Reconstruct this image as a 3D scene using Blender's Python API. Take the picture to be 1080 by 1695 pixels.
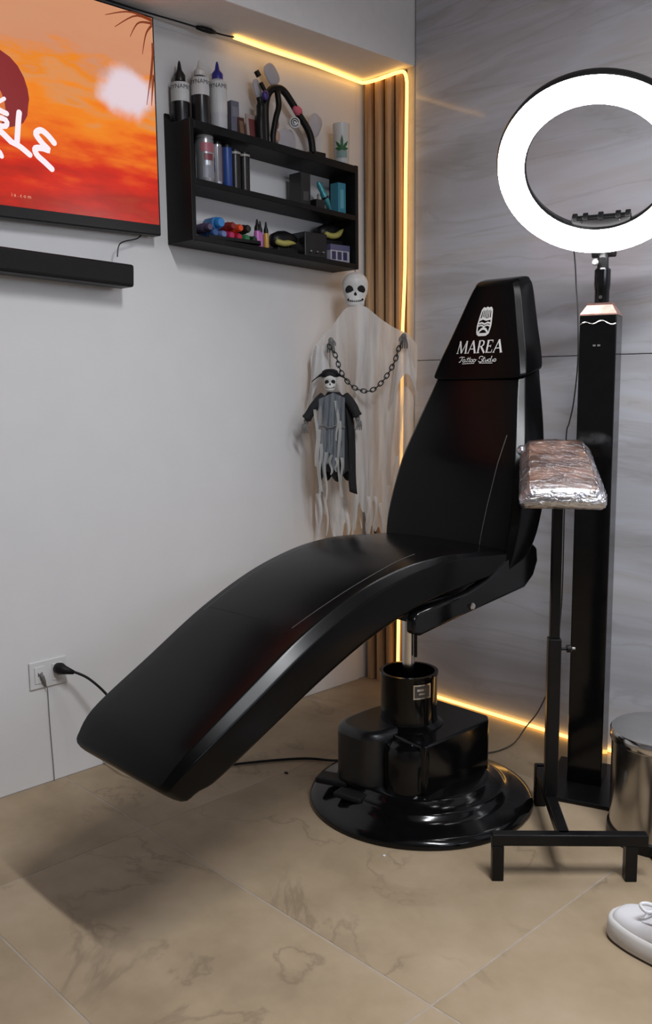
import bpy, bmesh, math, random
from mathutils import Vector, Matrix
for _o in list(bpy.data.objects): bpy.data.objects.remove(_o, do_unlink=True)
SC = bpy.context.scene
COL = SC.collection
random.seed(7)
PI = math.pi
R = math.radians

# ------------------------------------------------------------------ camera
cam_d = bpy.data.cameras.new('camera'); cam = bpy.data.objects.new('camera', cam_d); COL.objects.link(cam)
cam_d.sensor_fit = 'VERTICAL'; cam_d.sensor_height = 36.0; cam_d.lens = 36.0*1509.96/1695.0
cam_d.clip_start = 0.02
def cam_matrix(yaw, pitch, roll, loc):
    cy, sy, cp, sp = math.cos(yaw), math.sin(yaw), math.cos(pitch), math.sin(pitch)
    f = Vector((-sy*cp, cy*cp, -sp)); r = Vector((cy, sy, 0)); u = r.cross(f)
    cr, sr = math.cos(roll), math.sin(roll)
    r2 = cr*r + sr*u; u2 = -sr*r + cr*u
    m = Matrix((r2, u2, -f)).transposed().to_4x4(); m.translation = Vector(loc)
    return m
cam.matrix_world = cam_matrix(R(46.3394), R(8.1911), R(-0.6365), (2.4935, -2.6034, 1.2))
SC.camera = cam

# ------------------------------------------------------------------ world, big lights, exposure
w = bpy.data.worlds.new('world'); SC.world = w; w.use_nodes = True
w.node_tree.nodes['Background'].inputs[0].default_value = (0.75, 0.85, 1.0, 1)
w.node_tree.nodes['Background'].inputs[1].default_value = 1.0
SC.view_settings.view_transform = 'Standard'; SC.view_settings.look = 'None'
SC.view_settings.gamma = 1.0; SC.view_settings.use_curve_mapping = False
SC.view_settings.exposure = 0.0

def area(name, loc, target, size, energy, color, shape='DISK', size_y=None, spread=180):
    l = bpy.data.lights.new(name, 'AREA'); l.shape = shape; l.size = size
    if size_y: l.size_y = size_y
    l.energy = energy; l.color = color; l.spread = R(spread)
    o = bpy.data.objects.new(name, l); COL.objects.link(o); o.location = loc
    o.rotation_euler = (Vector(target)-Vector(loc)).to_track_quat('-Z', 'Y').to_euler()
    return o
# long ceiling tube lamp in the middle of the room and an added soft bluish fill light at the right wall
area('ceiling_tube_lamp', (2.33, -1.40, 2.66), (2.33, -1.40, 0), 1.1, 56, (0.95, 0.97, 1.0), 'RECTANGLE', 0.07, spread=167)
area('window_fill', (3.585, -1.50, 1.74), (0.0, -1.50, 1.74), 1.5, 10, (0.74, 0.84, 1.0), 'RECTANGLE', 0.32)

# ------------------------------------------------------------------ materials
MATS = {}
def nt_new(name):
    m = bpy.data.materials.new(name); m.use_nodes = True
    nt = m.node_tree; b = nt.nodes['Principled BSDF']
    MATS[name] = m
    return m, nt, b
def setp(b, **k):
    names = {'col': 'Base Color', 'rough': 'Roughness', 'metal': 'Metallic', 'coat': 'Coat Weight', 'coatr': 'Coat Roughness', 'alpha': 'Alpha',
             'emc': 'Emission Color', 'ems': 'Emission Strength', 'trans': 'Transmission Weight', 'spec': 'Specular IOR Level', 'ior': 'IOR', 'sheen': 'Sheen Weight'}
    for a, v in k.items():
        if a in ('col', 'emc') and len(v) == 3: v = (*v, 1)
        b.inputs[names[a]].default_value = v
def srgb(r, g, b_):
    f = lambda c: (c/255/12.92) if c/255 <= 0.04045 else ((c/255+0.055)/1.055)**2.4
    return (f(r), f(g), f(b_))
def mat(name, col, rough=0.5, metal=0.0, var=0.06, bump=0.0, scale=30.0, **k):
    """plain procedural material: base colour with slight noise variation and optional fine bump"""
    if name in MATS: return MATS[name]
    m, nt, b = nt_new(name)
    setp(b, rough=rough, metal=metal, **k)
    tc = nt.nodes.new('ShaderNodeTexCoord'); n = nt.nodes.new('ShaderNodeTexNoise')
    n.inputs['Scale'].default_value = scale; n.inputs['Detail'].default_value = 3
    nt.links.new(tc.outputs['Object'], n.inputs['Vector'])
    mr = nt.nodes.new('ShaderNodeValToRGB')
    lo = tuple(max(0, c*(1-var)) for c in col); hi = tuple(min(1, c*(1+var)) for c in col)
    mr.color_ramp.elements[0].position = 0.3; mr.color_ramp.elements[1].position = 0.7
    mr.color_ramp.elements[0].color = (*lo, 1); mr.color_ramp.elements[1].color = (*hi, 1)
    nt.links.new(n.outputs[0], mr.inputs[0]); nt.links.new(mr.outputs[0], b.inputs['Base Color'])
    if bump:
        bp = nt.nodes.new('ShaderNodeBump'); bp.inputs['Strength'].default_value = bump; bp.inputs['Distance'].default_value = 0.002
        nt.links.new(n.outputs[0], bp.inputs['Height']); nt.links.new(bp.outputs[0], b.inputs['Normal'])
    return m
def emis(name, col, s):
    if name in MATS: return MATS[name]
    m, nt, b = nt_new(name); setp(b, col=(0.0, 0.0, 0.0), emc=col, ems=s, rough=0.4); return m

WALL = mat('white_wall_paint', (0.66, 0.655, 0.66), 0.55, var=0.015, bump=0.05, scale=8)
CEIL = mat('ceiling_paint', (0.60, 0.58, 0.57), 0.7, var=0.02)
LEATHER = mat('black_leatherette', (0.0024, 0.0024, 0.0027), 0.22, var=0.15, bump=0.05, scale=9, spec=0.14)
HEADL = mat('black_head_cover', (0.002, 0.002, 0.0023), 0.24, var=0.15, bump=0.04, scale=12, spec=0.08)
GLOSS = mat('black_gloss_enamel', (0.003, 0.003, 0.0033), 0.12, var=0.2, bump=0.03, scale=40, spec=0.3)
SATIN = mat('black_satin_metal', (0.005, 0.005, 0.0055), 0.3, var=0.2, spec=0.25)
BLKWOOD = mat('black_laminate', (0.006, 0.006, 0.0065), 0.5, var=0.25, scale=14, spec=0.2)
BLKPLA = mat('black_plastic', (0.006, 0.006, 0.0065), 0.4, spec=0.25)
RUBBER = mat('black_rubber', (0.007, 0.007, 0.0075), 0.55, spec=0.25)
CHROME = mat('chrome_steel', (0.62, 0.61, 0.60), 0.16, 1.0, var=0.03)
STEEL = mat('brushed_steel', (0.50, 0.48, 0.46), 0.2, 1.0, var=0.05)
DKSTEEL = mat('dark_steel_lid', (0.17, 0.168, 0.17), 0.5, 0.2, var=0.04)
WHITEP = mat('white_plastic', (0.62, 0.62, 0.62), 0.4, var=0.03)
PRINT = mat('white_print', (0.50, 0.50, 0.49), 0.6, var=0.05)
SEAM = mat('grey_seam_thread', (0.055, 0.052, 0.05), 0.5)
GROUT = mat('pale_grout', (0.355, 0.300, 0.245), 0.85, var=0.1)
GREYWALL = mat('grey_wall_paint', (0.27, 0.27, 0.28), 0.7, var=0.02)

def floor_mat():
    m, nt, b = nt_new('beige_stone_tile'); N = nt.nodes.new; L = nt.links.new
    geo = N('ShaderNodeNewGeometry'); oi = N('ShaderNodeObjectInfo')
    ad = N('ShaderNodeVectorMath'); ad.operation = 'ADD'
    mu = N('ShaderNodeMath'); mu.operation = 'MULTIPLY'; mu.inputs[1].default_value = 13.0
    L(oi.outputs['Random'], mu.inputs[0]); L(geo.outputs['Position'], ad.inputs[0]); L(mu.outputs[0], ad.inputs[1])
    n1 = N('ShaderNodeTexNoise'); n1.inputs['Scale'].default_value = 3.2; n1.inputs['Detail'].default_value = 6; n1.inputs['Roughness'].default_value = 0.6
    L(ad.outputs[0], n1.inputs['Vector'])
    r1 = N('ShaderNodeValToRGB'); e = r1.color_ramp.elements
    e[0].position = 0.28; e[0].color = (0.245, 0.182, 0.114, 1); e[1].position = 0.72; e[1].color = (0.405, 0.312, 0.216, 1)
    k = e.new(0.5); k.color = (0.338, 0.255, 0.164, 1)
    L(n1.outputs[0], r1.inputs[0])
    # thin brown veins: ridges of a distorted noise
    n2 = N('ShaderNodeTexNoise'); n2.inputs['Scale'].default_value = 1.9; n2.inputs['Detail'].default_value = 7; n2.inputs['Roughness'].default_value = 0.55; n2.inputs['Distortion'].default_value = 0.5
    L(ad.outputs[0], n2.inputs['Vector'])
    s = N('ShaderNodeMath'); s.operation = 'SUBTRACT'; s.inputs[1].default_value = 0.5; L(n2.outputs[0], s.inputs[0])
    a = N('ShaderNodeMath'); a.operation = 'ABSOLUTE'; L(s.outputs[0], a.inputs[0])
    vr = N('ShaderNodeValToRGB'); vr.color_ramp.elements[0].color = (1, 1, 1, 1); vr.color_ramp.elements[1].position = 0.0125; vr.color_ramp.elements[1].color = (0, 0, 0, 1)
    L(a.outputs[0], vr.inputs[0])
    n3 = N('ShaderNodeTexNoise'); n3.inputs['Scale'].default_value = 2.6; L(ad.outputs[0], n3.inputs['Vector'])
    mk = N('ShaderNodeValToRGB'); mk.color_ramp.elements[0].position = 0.44; mk.color_ramp.elements[1].position = 0.58; L(n3.outputs[0], mk.inputs[0])
    mm = N('ShaderNodeMath'); mm.operation = 'MULTIPLY'; L(vr.outputs[0], mm.inputs[0]); L(mk.outputs[0], mm.inputs[1])
    m5 = N('ShaderNodeMath'); m5.operation = 'MULTIPLY'; m5.inputs[1].default_value = 0.5; L(mm.outputs[0], m5.inputs[0])
    mix = N('ShaderNodeMix'); mix.data_type = 'RGBA'; L(m5.outputs[0], mix.inputs[0]); L(r1.outputs[0], mix.inputs[6]); mix.inputs[7].default_value = (0.16, 0.115, 0.075, 1)
    L(mix.outputs[2], b.inputs['Base Color'])
    n4 = N('ShaderNodeTexNoise'); n4.inputs['Scale'].default_value = 14; L(ad.outputs[0], n4.inputs['Vector'])
    bp = N('ShaderNodeBump'); bp.inputs['Strength'].default_value = 0.12; bp.inputs['Distance'].default_value = 0.002; L(n4.outputs[0], bp.inputs['Height']); L(bp.outputs[0], b.inputs['Normal'])
    setp(b, rough=0.55, spec=0.35); return m
TILE = floor_mat()

def marble_mat():
    m, nt, b = nt_new('grey_veined_marble'); N = nt.nodes.new; L = nt.links.new
    geo = N('ShaderNodeNewGeometry'); mp = N('ShaderNodeMapping')
    mp.inputs['Rotation'].default_value = (0, R(9), 0); mp.inputs['Scale'].default_value = (0.55, 1.0, 3.4); L(geo.outputs['Position'], mp.inputs[0])
    n1 = N('ShaderNodeTexNoise'); n1.inputs['Scale'].default_value = 1.5; n1.inputs['Detail'].default_value = 6; n1.inputs['Roughness'].default_value = 0.55; n1.inputs['Distortion'].default_value = 0.7
    L(mp.outputs[0], n1.inputs['Vector'])
    r = N('ShaderNodeValToRGB'); e = r.color_ramp.elements
    e[0].position = 0.25; e[0].color = (0.36, 0.352, 0.358, 1); e[1].position = 0.78; e[1].color = (0.60, 0.615, 0.66, 1)
    for p_, c in ((0.42, (0.455, 0.455, 0.485)), (0.52, (0.53, 0.545, 0.60)), (0.60, (0.495, 0.485, 0.495)), (0.67, (0.56, 0.57, 0.615))):
        k = e.new(p_); k.color = (*c, 1)
    L(n1.outputs[0], r.inputs[0])
    n2 = N('ShaderNodeTexNoise'); n2.inputs['Scale'].default_value = 2.2; n2.inputs['Detail'].default_value = 5; n2.inputs['Distortion'].default_value = 1.0; L(mp.outputs[0], n2.inputs['Vector'])
    s = N('ShaderNodeMath'); s.operation = 'SUBTRACT'; s.inputs[1].default_value = 0.52; L(n2.outputs[0], s.inputs[0])
    a = N('ShaderNodeMath'); a.operation = 'ABSOLUTE'; L(s.outputs[0], a.inputs[0])
    v = N('ShaderNodeValToRGB'); v.color_ramp.elements[0].color = (0.22, 0.22, 0.22, 1); v.color_ramp.elements[1].position = 0.035; v.color_ramp.elements[1].color = (0, 0, 0, 1); L(a.outputs[0], v.inputs[0])
    mix = N('ShaderNodeMix'); mix.data_type = 'RGBA'; L(v.outputs[0], mix.inputs[0]); L(r.outputs[0], mix.inputs[6]); mix.inputs[7].default_value = (0.26, 0.235, 0.22, 1)
    L(mix.outputs[2], b.inputs['Base Color']); setp(b, rough=0.08, spec=0.4); return m
MARBLE = marble_mat()

def wood_mat():
    m, nt, b = nt_new('oak_slat_wood'); N = nt.nodes.new; L = nt.links.new
    tc = N('ShaderNodeTexCoord'); mp = N('ShaderNodeMapping'); mp.inputs['Scale'].default_value = (30, 30, 1.5); L(tc.outputs['Object'], mp.inputs[0])
    oi = N('ShaderNodeObjectInfo'); ad = N('ShaderNodeVectorMath'); L(mp.outputs[0], ad.inputs[0]); mu = N('ShaderNodeMath'); mu.operation = 'MULTIPLY'; mu.inputs[1].default_value = 9; L(oi.outputs['Random'], mu.inputs[0]); L(mu.outputs[0], ad.inputs[1])
    n = N('ShaderNodeTexNoise'); n.inputs['Scale'].default_value = 2; n.inputs['Detail'].default_value = 5; L(ad.outputs[0], n.inputs['Vector'])
    r = N('ShaderNodeValToRGB'); r.color_ramp.elements[0].position = 0.3; r.color_ramp.elements[0].color = (0.29, 0.16, 0.075, 1); r.color_ramp.elements[1].position = 0.7; r.color_ramp.elements[1].color = (0.56, 0.36, 0.19, 1)
    L(n.outputs[0], r.inputs[0]); L(r.outputs[0], b.inputs['Base Color']); setp(b, rough=0.5); return m
OAK = wood_mat()

def gauze_mat(name, col, dens, streak=70.0):
    m, nt, b = nt_new(name); N = nt.nodes.new; L = nt.links.new
    out = nt.nodes['Material Output']
    tc = N('ShaderNodeTexCoord'); mp = N('ShaderNodeMapping'); mp.inputs['Scale'].default_value = (streak, streak, streak*0.10); L(tc.outputs['Object'], mp.inputs[0])
    n = N('ShaderNodeTexNoise'); n.inputs['Scale'].default_value = 1.0; n.inputs['Detail'].default_value = 4; L(mp.outputs[0], n.inputs['Vector'])
    mr = N('ShaderNodeMapRange'); mr.inputs[1].default_value = 0.3; mr.inputs[2].default_value = 0.7; mr.inputs[3].default_value = max(0, dens-0.18); mr.inputs[4].default_value = min(1, dens+0.18); L(n.outputs[0], mr.inputs[0])
    tr = N('ShaderNodeBsdfTranslucent'); tr.inputs[0].default_value = (*col, 1)
    df = N('ShaderNodeBsdfDiffuse'); df.inputs[0].default_value = (*col, 1)
    m1 = N('ShaderNodeMixShader'); m1.inputs[0].default_value = 0.35; L(df.outputs[0], m1.inputs[1]); L(tr.outputs[0], m1.inputs[2])
    tp = N('ShaderNodeBsdfTransparent'); m2 = N('ShaderNodeMixShader'); L(mr.outputs[0], m2.inputs[0]); L(tp.outputs[0], m2.inputs[1]); L(m1.outputs[0], m2.inputs[2])
    L(m2.outputs[0], out.inputs[0]); return m
GAUZE = gauze_mat('white_gauze', (0.80, 0.80, 0.80), 0.84, 45)
GREYGAUZE = gauze_mat('grey_cheesecloth', (0.36, 0.40, 0.44), 0.6, 150)
BONE = mat('bone_plastic', (0.62, 0.61, 0.59), 0.5, var=0.1, scale=40)
BLACKCLOTH = mat('black_cloth', (0.009, 0.009, 0.011), 0.85, var=0.3, bump=0.2, scale=60)
HOLE = mat('matte_black_paint', (0.004, 0.004, 0.004), 0.9)

# ------------------------------------------------------------------ mesh helpers
class MB:
    def __init__(s): s.v = []; s.f = []
    def add(s, vs, fs):
        o = len(s.v); s.v += [tuple(a) for a in vs]; s.f += [tuple(i+o for i in q) for q in fs]; return s
    def box(s, lo, hi):
        x0, y0, z0 = lo; x1, y1, z1 = hi
        return s.add([(x0,y0,z0),(x1,y0,z0),(x1,y1,z0),(x0,y1,z0),(x0,y0,z1),(x1,y0,z1),(x1,y1,z1),(x0,y1,z1)],
                     [(0,3,2,1),(4,5,6,7),(0,1,5,4),(1,2,6,5),(2,3,7,6),(3,0,4,7)])
    def obox(s, c, ax, ay, az, hx, hy, hz):
        c = Vector(c); ax, ay, az = Vector(ax).normalized(), Vector(ay).normalized(), Vector(az).normalized()
        vs = [c+ax*(hx*i)+ay*(hy*j)+az*(hz*k) for k in (-1,1) for i, j in ((-1,-1),(1,-1),(1,1),(-1,1))]
        return s.add(vs, [(0,3,2,1),(4,5,6,7),(0,1,5,4),(1,2,6,5),(2,3,7,6),(3,0,4,7)])
    def loft(s, rings, cap=True, closed=True):
        n = len(rings[0]); vs = [p for r in rings for p in r]; fs = []
        for i in range(len(rings)-1):
            for j in range(n if closed else n-1):
                k = (j+1) % n
                fs.append((i*n+j, i*n+k, (i+1)*n+k, (i+1)*n+j))
        if cap:
            fs.append(tuple(reversed(range(n)))); b = (len(rings)-1)*n; fs.append(tuple(range(b, b+n)))
        return s.add(vs, fs)
    def lathe(s, prof, n=24, c=(0,0,0), ax=None, cap=True):
        c = Vector(c)
        if ax is None: X, Y, Z = Vector((1,0,0)), Vector((0,1,0)), Vector((0,0,1))
        else:
            Z = Vector(ax).normalized(); X = Z.orthogonal().normalized(); Y = Z.cross(X)
        rings = [[c+X*(r*math.cos(2*PI*i/n))+Y*(r*math.sin(2*PI*i/n))+Z*z for i in range(n)] for r, z in prof]
        return s.loft(rings, cap)
    def tube(s, path, r, n=8, closed=False):
        P = [Vector(p) for p in path]; m = len(P)
        rs = r if isinstance(r, (list, tuple)) else [r]*m
        t0 = (P[1]-P[0]).normalized(); nrm = t0.orthogonal().normalized(); rings = []
        for i in range(m):
            if closed: t = (P[(i+1) % m]-P[i-1]).normalized()
            else: t = (P[min(i+1, m-1)]-P[max(i-1, 0)]).normalized()
            nrm = (nrm - t*nrm.dot(t)).normalized(); bn = t.cross(nrm)
            rings.append([P[i]+nrm*(rs[i]*math.cos(2*PI*k/n))+bn*(rs[i]*math.sin(2*PI*k/n)) for k in range(n)])
        if closed: rings.append(rings[0]); return s.loft(rings, False)
        return s.loft(rings, True)
    def prism(s, poly, axis, lo, hi):
        """extrude polygon of (a,b) along axis index"""
        def P(a, b, t): return {0: (t, a, b), 1: (a, t, b), 2: (a, b, t)}[axis]
        n = len(poly); vs = [P(a, b, lo) for a, b in poly]+[P(a, b, hi) for a, b in poly]
        fs = [tuple(reversed(range(n))), tuple(range(n, 2*n))]+[(i, (i+1) % n, n+(i+1) % n, n+i) for i in range(n)]
        return s.add(vs, fs)
    def grid(s, fn, nu, nv):
        vs = [fn(i/nu, j/nv) for j in range(nv+1) for i in range(nu+1)]
        return s.add(vs, [(j*(nu+1)+i, j*(nu+1)+i+1, (j+1)*(nu+1)+i+1, (j+1)*(nu+1)+i) for j in range(nv) for i in range(nu)])
    def sphere(s, c, r, n=12, m=8):
        c = Vector(c); r = Vector(r) if not isinstance(r, (int, float)) else Vector((r, r, r))
        rings = []
        for j in range(m+1):
            a = -PI/2+PI*j/m; ca = max(math.cos(a), 0.02)
            rings.append([c+Vector((r.x*ca*math.cos(2*PI*i/n), r.y*ca*math.sin(2*PI*i/n), r.z*math.sin(a))) for i in range(n)])
        return s.loft(rings, True)
    def xform(s, fn): s.v = [tuple(fn(Vector(p))) for p in s.v]; return s
    def mesh(s, name, m, smooth=False):
        me = bpy.data.meshes.new(name); me.from_pydata(s.v, [], s.f); me.materials.append(m)
        bm = bmesh.new(); bm.from_mesh(me); bmesh.ops.recalc_face_normals(bm, faces=bm.faces[:]); bm.to_mesh(me); bm.free()
        if smooth:
            for p in me.polygons: p.use_smooth = True
        return me
    def build(s, name, m, parent=None, smooth=False, bevel=0.0, seg=2, sub=0, off=None, solid=0.0, auto=None):
        if off is not None:
            o_ = Vector(off); s.v = [tuple(Vector(p)-o_) for p in s.v]
        me = s.mesh(name, m, smooth)
        o = bpy.data.objects.new(name, me); COL.objects.link(o)
        if parent is not None: o.parent = parent
        if solid:
            md = o.modifiers.new('s', 'SOLIDIFY'); md.thickness = solid; md.offset = 0
        if bevel:
            md = o.modifiers.new('b', 'BEVEL'); md.width = bevel; md.segments = seg; md.limit_method = 'ANGLE'; md.angle_limit = R(35)
        if sub:
            md = o.modifiers.new('u', 'SUBSURF'); md.levels = sub; md.render_levels = sub
        if auto is not None:
            me.set_sharp_from_angle(angle=R(auto))
        return o
def tag(o, label, cat=None, group=None, kind=None):
    if label: o['label'] = label
    if cat: o['category'] = cat
    if group: o['group'] = group
    if kind: o['kind'] = kind
    return o
def thing(name, label, cat, loc=(0,0,0), rot=(0,0,0), group=None):
    o = bpy.data.objects.new(name, None); COL.objects.link(o); o.empty_display_size = 0.05
    o.location = loc; o.rotation_euler = rot
    return tag(o, label, cat, group)
def spline(pts, n):
    """Catmull-Rom through pts (tuples of any length), n samples"""
    m = len(pts); out = []
    for k in range(n):
        t = k/(n-1)*(m-1); i = min(int(t), m-2); u = t-i
        g = lambda j: pts[max(0, min(m-1, j))]
        p0, p1, p2, p3 = g(i-1), g(i), g(i+1), g(i+2)
        out.append(tuple(0.5*((2*b)+(-a+c)*u+(2*a-5*b+4*c-d)*u*u+(-a+3*b-3*c+d)*u**3) for a, b, c, d in zip(p0, p1, p2, p3)))
    return out
def lerp(x, xs, ys):
    if x <= xs[0]: return ys[0]
    for i in range(len(xs)-1):
        if x <= xs[i+1]: return ys[i]+(ys[i+1]-ys[i])*(x-xs[i])/(xs[i+1]-xs[i])
    return ys[-1]
def stroke2d(pts, wd):
    """flat ribbon of quads along 2D polyline; wd number or list; returns verts, faces (square joints)"""
    vs, fs = [], []; n = len(pts); ws = wd if isinstance(wd, (list, tuple)) else [wd]*n
    for i, (x, y) in enumerate(pts):
        a = pts[max(0, i-1)]; c = pts[min(n-1, i+1)]; dx, dy = c[0]-a[0], c[1]-a[1]; l = math.hypot(dx, dy) or 1
        nx, ny = -dy/l*ws[i]/2, dx/l*ws[i]/2
        vs += [(x+nx, y+ny), (x-nx, y-ny)]
        if i: k = 2*i; fs.append((k-2, k-1, k+1, k))
    return vs, fs
def text2d(body):
    """built-in font outline as flat mesh, cap height 1, centred on x"""
    cu = bpy.data.curves.new('t', 'FONT'); cu.body = body; cu.align_x = 'CENTER'; cu.resolution_u = 2
    o = bpy.data.objects.new('t', cu); COL.objects.link(o)
    dg = bpy.context.evaluated_depsgraph_get(); dg.update()
    me = o.evaluated_get(dg).to_mesh(); vs = [(v.co.x/0.69, v.co.y/0.69) for v in me.vertices]; fs = [tuple(p.vertices) for p in me.polygons]
    o.evaluated_get(dg).to_mesh_clear(); bpy.data.objects.remove(o); bpy.data.curves.remove(cu)
    return vs, fs

# ------------------------------------------------------------------ room shell
CZ = 2.74; RX = 3.6; FY = -4.2; SOF = 2.30; SD = 0.245
def struct(name, mb, m, parent=None, **k):
    o = mb.build(name, m, parent, **k)
    if parent is None: o['kind'] = 'structure'
    return o
floor = struct('floor', MB().box((-0.1, FY-0.1, -0.06), (RX+0.1, 0.1, -0.0008)), GROUT)
gx = [0.0, 0.46, 1.46, 2.46, RX]; gy = [0.0, -0.35, -1.35, -1.85, -2.85, FY]; g = 0.0022
for i in range(len(gx)-1):
    for j in range(len(gy)-1):
        c = ((gx[i]+gx[i+1])/2, (gy[j]+gy[j+1])/2, 0)
        mb = MB().box((gx[i]+g, gy[j+1]+g, -0.006), (gx[i+1]-g, gy[j]-g, 0.0))
        t = mb.build('tile', TILE, floor, bevel=0.0007, seg=1, off=c); t.location = c
wl = struct('wall_left', MB().box((-0.1, FY-0.1, 0), (-0.008, 0.1, CZ)), WALL)
MB().box((-0.008, FY, 0.0), (0.0, -0.048, SOF-0.022)).build('wall_panel', WALL, wl, bevel=0.002)
wb = struct('wall_back', MB().box((-0.1, 0.012, 0), (RX+0.1, 0.1, CZ)), WALL)
for z0, z1 in ((0.0, 1.268), (1.2705, CZ)):
    for x0, x1 in ((0.25, 2.65), (2.653, RX)):
        MB().box((x0, 0.0, z0), (x1, 0.012, z1)).build('marble_panel', MARBLE, wb, bevel=0.0012, seg=1)
struct('ceiling', MB().box((-0.1, FY-0.1, CZ), (RX+0.1, 0.1, CZ+0.08)), CEIL)
struct('trim_1', MB().box((-0.008, FY, SOF), (SD, 0.012, CZ)), mat('soffit_paint', (0.78, 0.76, 0.75), 0.7, var=0.02), bevel=0.003)['label'] = 'boxed plaster soffit above the white wall'
struct('wall_front', MB().box((-0.1, FY-0.1, 0), (RX+0.1, FY, CZ)), GREYWALL)
# unseen right wall; its high window opening is added for the fill light
wy0, wy1, wz0, wz1 = -2.28, -0.72, 1.56, 1.92
wr = MB().box((RX, FY, 0), (RX+0.1, wy0, CZ)).box((RX, wy1, 0), (RX+0.1, 0.012, CZ)).box((RX, wy0, 0), (RX+0.1, wy1, wz0)).box((RX, wy0, wz1), (RX+0.1, wy1, CZ))
struct('wall_right', wr, GREYWALL)
wf = MB()
for a, b_ in (((RX+0.02, wy0, wz0), (RX+0.06, wy0+0.04, wz1)), ((RX+0.02, wy1-0.04, wz0), (RX+0.06, wy1, wz1)), ((RX+0.02, wy0, wz0), (RX+0.06, wy1, wz0+0.04)), ((RX+0.02, wy0, wz1-0.04), (RX+0.06, wy1, wz1)), ((RX+0.02, (wy0+wy1)/2-0.02, wz0), (RX+0.06, (wy0+wy1)/2+0.02, wz1))):
    wf.box(a, b_)
struct('fill_window_1', wf, WHITEP)  # unseen window frame, added along with the bluish fill
# slatted oak strip in the corner
slat_back = mat('slat_backing', (0.11, 0.06, 0.03), 0.7)
sp = struct('trim_2', MB().box((0.0, 0.004, 0.0), (0.212, 0.012, SOF)), slat_back); sp['label'] = 'slatted oak panel filling the corner'
for k in range(4):
    x0 = 0.006+k*0.0515
    MB().prism([(x0, 0.004), (x0+0.004, -0.010), (x0+0.012, -0.016), (x0+0.026, -0.016), (x0+0.034, -0.010), (x0+0.038, 0.004)], 2, 0.0, SOF).build('slat', OAK, sp, bevel=0.002)
struct('trim_3', MB().box((0.213, -0.002, 0.0), (0.249, 0.012, SOF)), mat('pale_edge_strip', (0.40, 0.38, 0.36), 0.5), bevel=0.002)

# ------------------------------------------------------------------ LED strip
LED = emis('warm_led_glow', (1.0, 0.52, 0.125), 3.8)
t = thing('led_strip', 'glowing warm yellow light strip running round the slatted corner and along the floor', 'light strip', (0, 0, 0))
path = spline([(0.055, -0.66, 2.291), (0.047, -0.5, 2.290), (0.04, -0.3, 2.291), (0.022, -0.1, 2.290), (0.016, -0.03, 2.290)], 30)
path += spline([(0.03, -0.024, 2.289), (0.08, -0.022, 2.287), (0.14, -0.022, 2.288), (0.195, -0.022, 2.288), (0.217, -0.022, 2.280), (0.227, -0.022, 2.255), (0.227, -0.020, 2.2), (0.222, -0.020, 1.9), (0.219, -0.020, 1.6), (0.207, -0.020, 1.35), (0.205, -0.020, 1.1), (0.196, -0.020, 0.6), (0.186, -0.020, 0.15), (0.188, -0.020, 0.05), (0.205, -0.018, 0.014), (0.27, -0.012, 0.010), (0.6, -0.012, 0.010), (1.2, -0.012, 0.010), (2.3, -0.012, 0.010)], 130)
MB().tube(path, 0.0062, 8).build('light_tube', LED, t, smooth=True)
cpath = spline([(0.03, -2.0, 2.286), (0.035, -1.2, 2.292), (0.03, -1.0, 2.294), (0.04, -0.86, 2.292), (0.05, -0.72, 2.289), (0.055, -0.66, 2.291)], 40)
MB().tube(cpath, 0.0028, 6).build('lead', BLKPLA, t, smooth=True)
MB().tube([(0.045, -0.80, 2.290), (0.047, -0.775, 2.290), (0.049, -0.75, 2.2895), (0.05, -0.73, 2.289)], [0.006, 0.009, 0.009, 0.005], 8).build('connector', BLKPLA, t, smooth=True)

# ------------------------------------------------------------------ tattoo chair
XC = 0.848
ch = thing('tattoo_chair', 'black padded tattoo chair with white lettering on the headrest and round pump base', 'chair', (0.85, -0.69, 0))
CO = Vector((0.85, -0.69, 0))
def rrect(wd, y0, y1, r, crown=0.0, nf=8, nc=5):
    """rounded rectangle ring in (x, y): y0 is the crowned (upper / front) side"""
    pts = []; sg = 1 if y1 > y0 else -1
    r = min(r, wd*0.95, abs(y1-y0)*0.49)
    def cr(x): return -sg*crown*(1-(x/wd)**2)
    # upper edge: a flat 45-degree gusset band between two small roundings
    r1 = r*0.34; ln = (r-r1)/math.sin(PI/4); K = []
    for i in range(1, 5): a = PI/4*i/4; K.append((r1*math.sin(a), r1-r1*math.cos(a)))
    x_, y_ = K[-1]
    for u in (0.12, 0.5, 0.88): K.append((x_+ln*u*math.cos(PI/4), y_+ln*u*math.sin(PI/4)))
    xe, ye = x_+ln*math.cos(PI/4), y_+ln*math.sin(PI/4)
    for i in range(0, 5): a = PI/4+PI/4*i/4; K.append((xe+r1*(math.sin(a)-math.sin(PI/4)), ye+r1*(math.cos(PI/4)-math.cos(a))))
    for i in range(nf+1):
        x = -(wd-r)+2*(wd-r)*i/nf; pts.append((x, y0+cr(x)))
    for dx, dy in K: x = wd-r+dx; pts.append((x, y0+sg*dy+cr(x)))
    rb = r*0.6
    for i in range(0, nc+1):
        a = PI/2*i/nc; pts.append((wd-rb+rb*math.cos(a), y1-sg*(rb-rb*math.sin(a))))
    for i in range(0, nc+1):
        a = PI/2*i/nc; pts.append((-(wd-rb)-rb*math.sin(a), y1-sg*(rb-rb*math.cos(a))))
    for dx, dy in reversed(K): x = -(wd-r+dx); pts.append((x, y0+sg*dy+cr(x)))
    return pts
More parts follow.
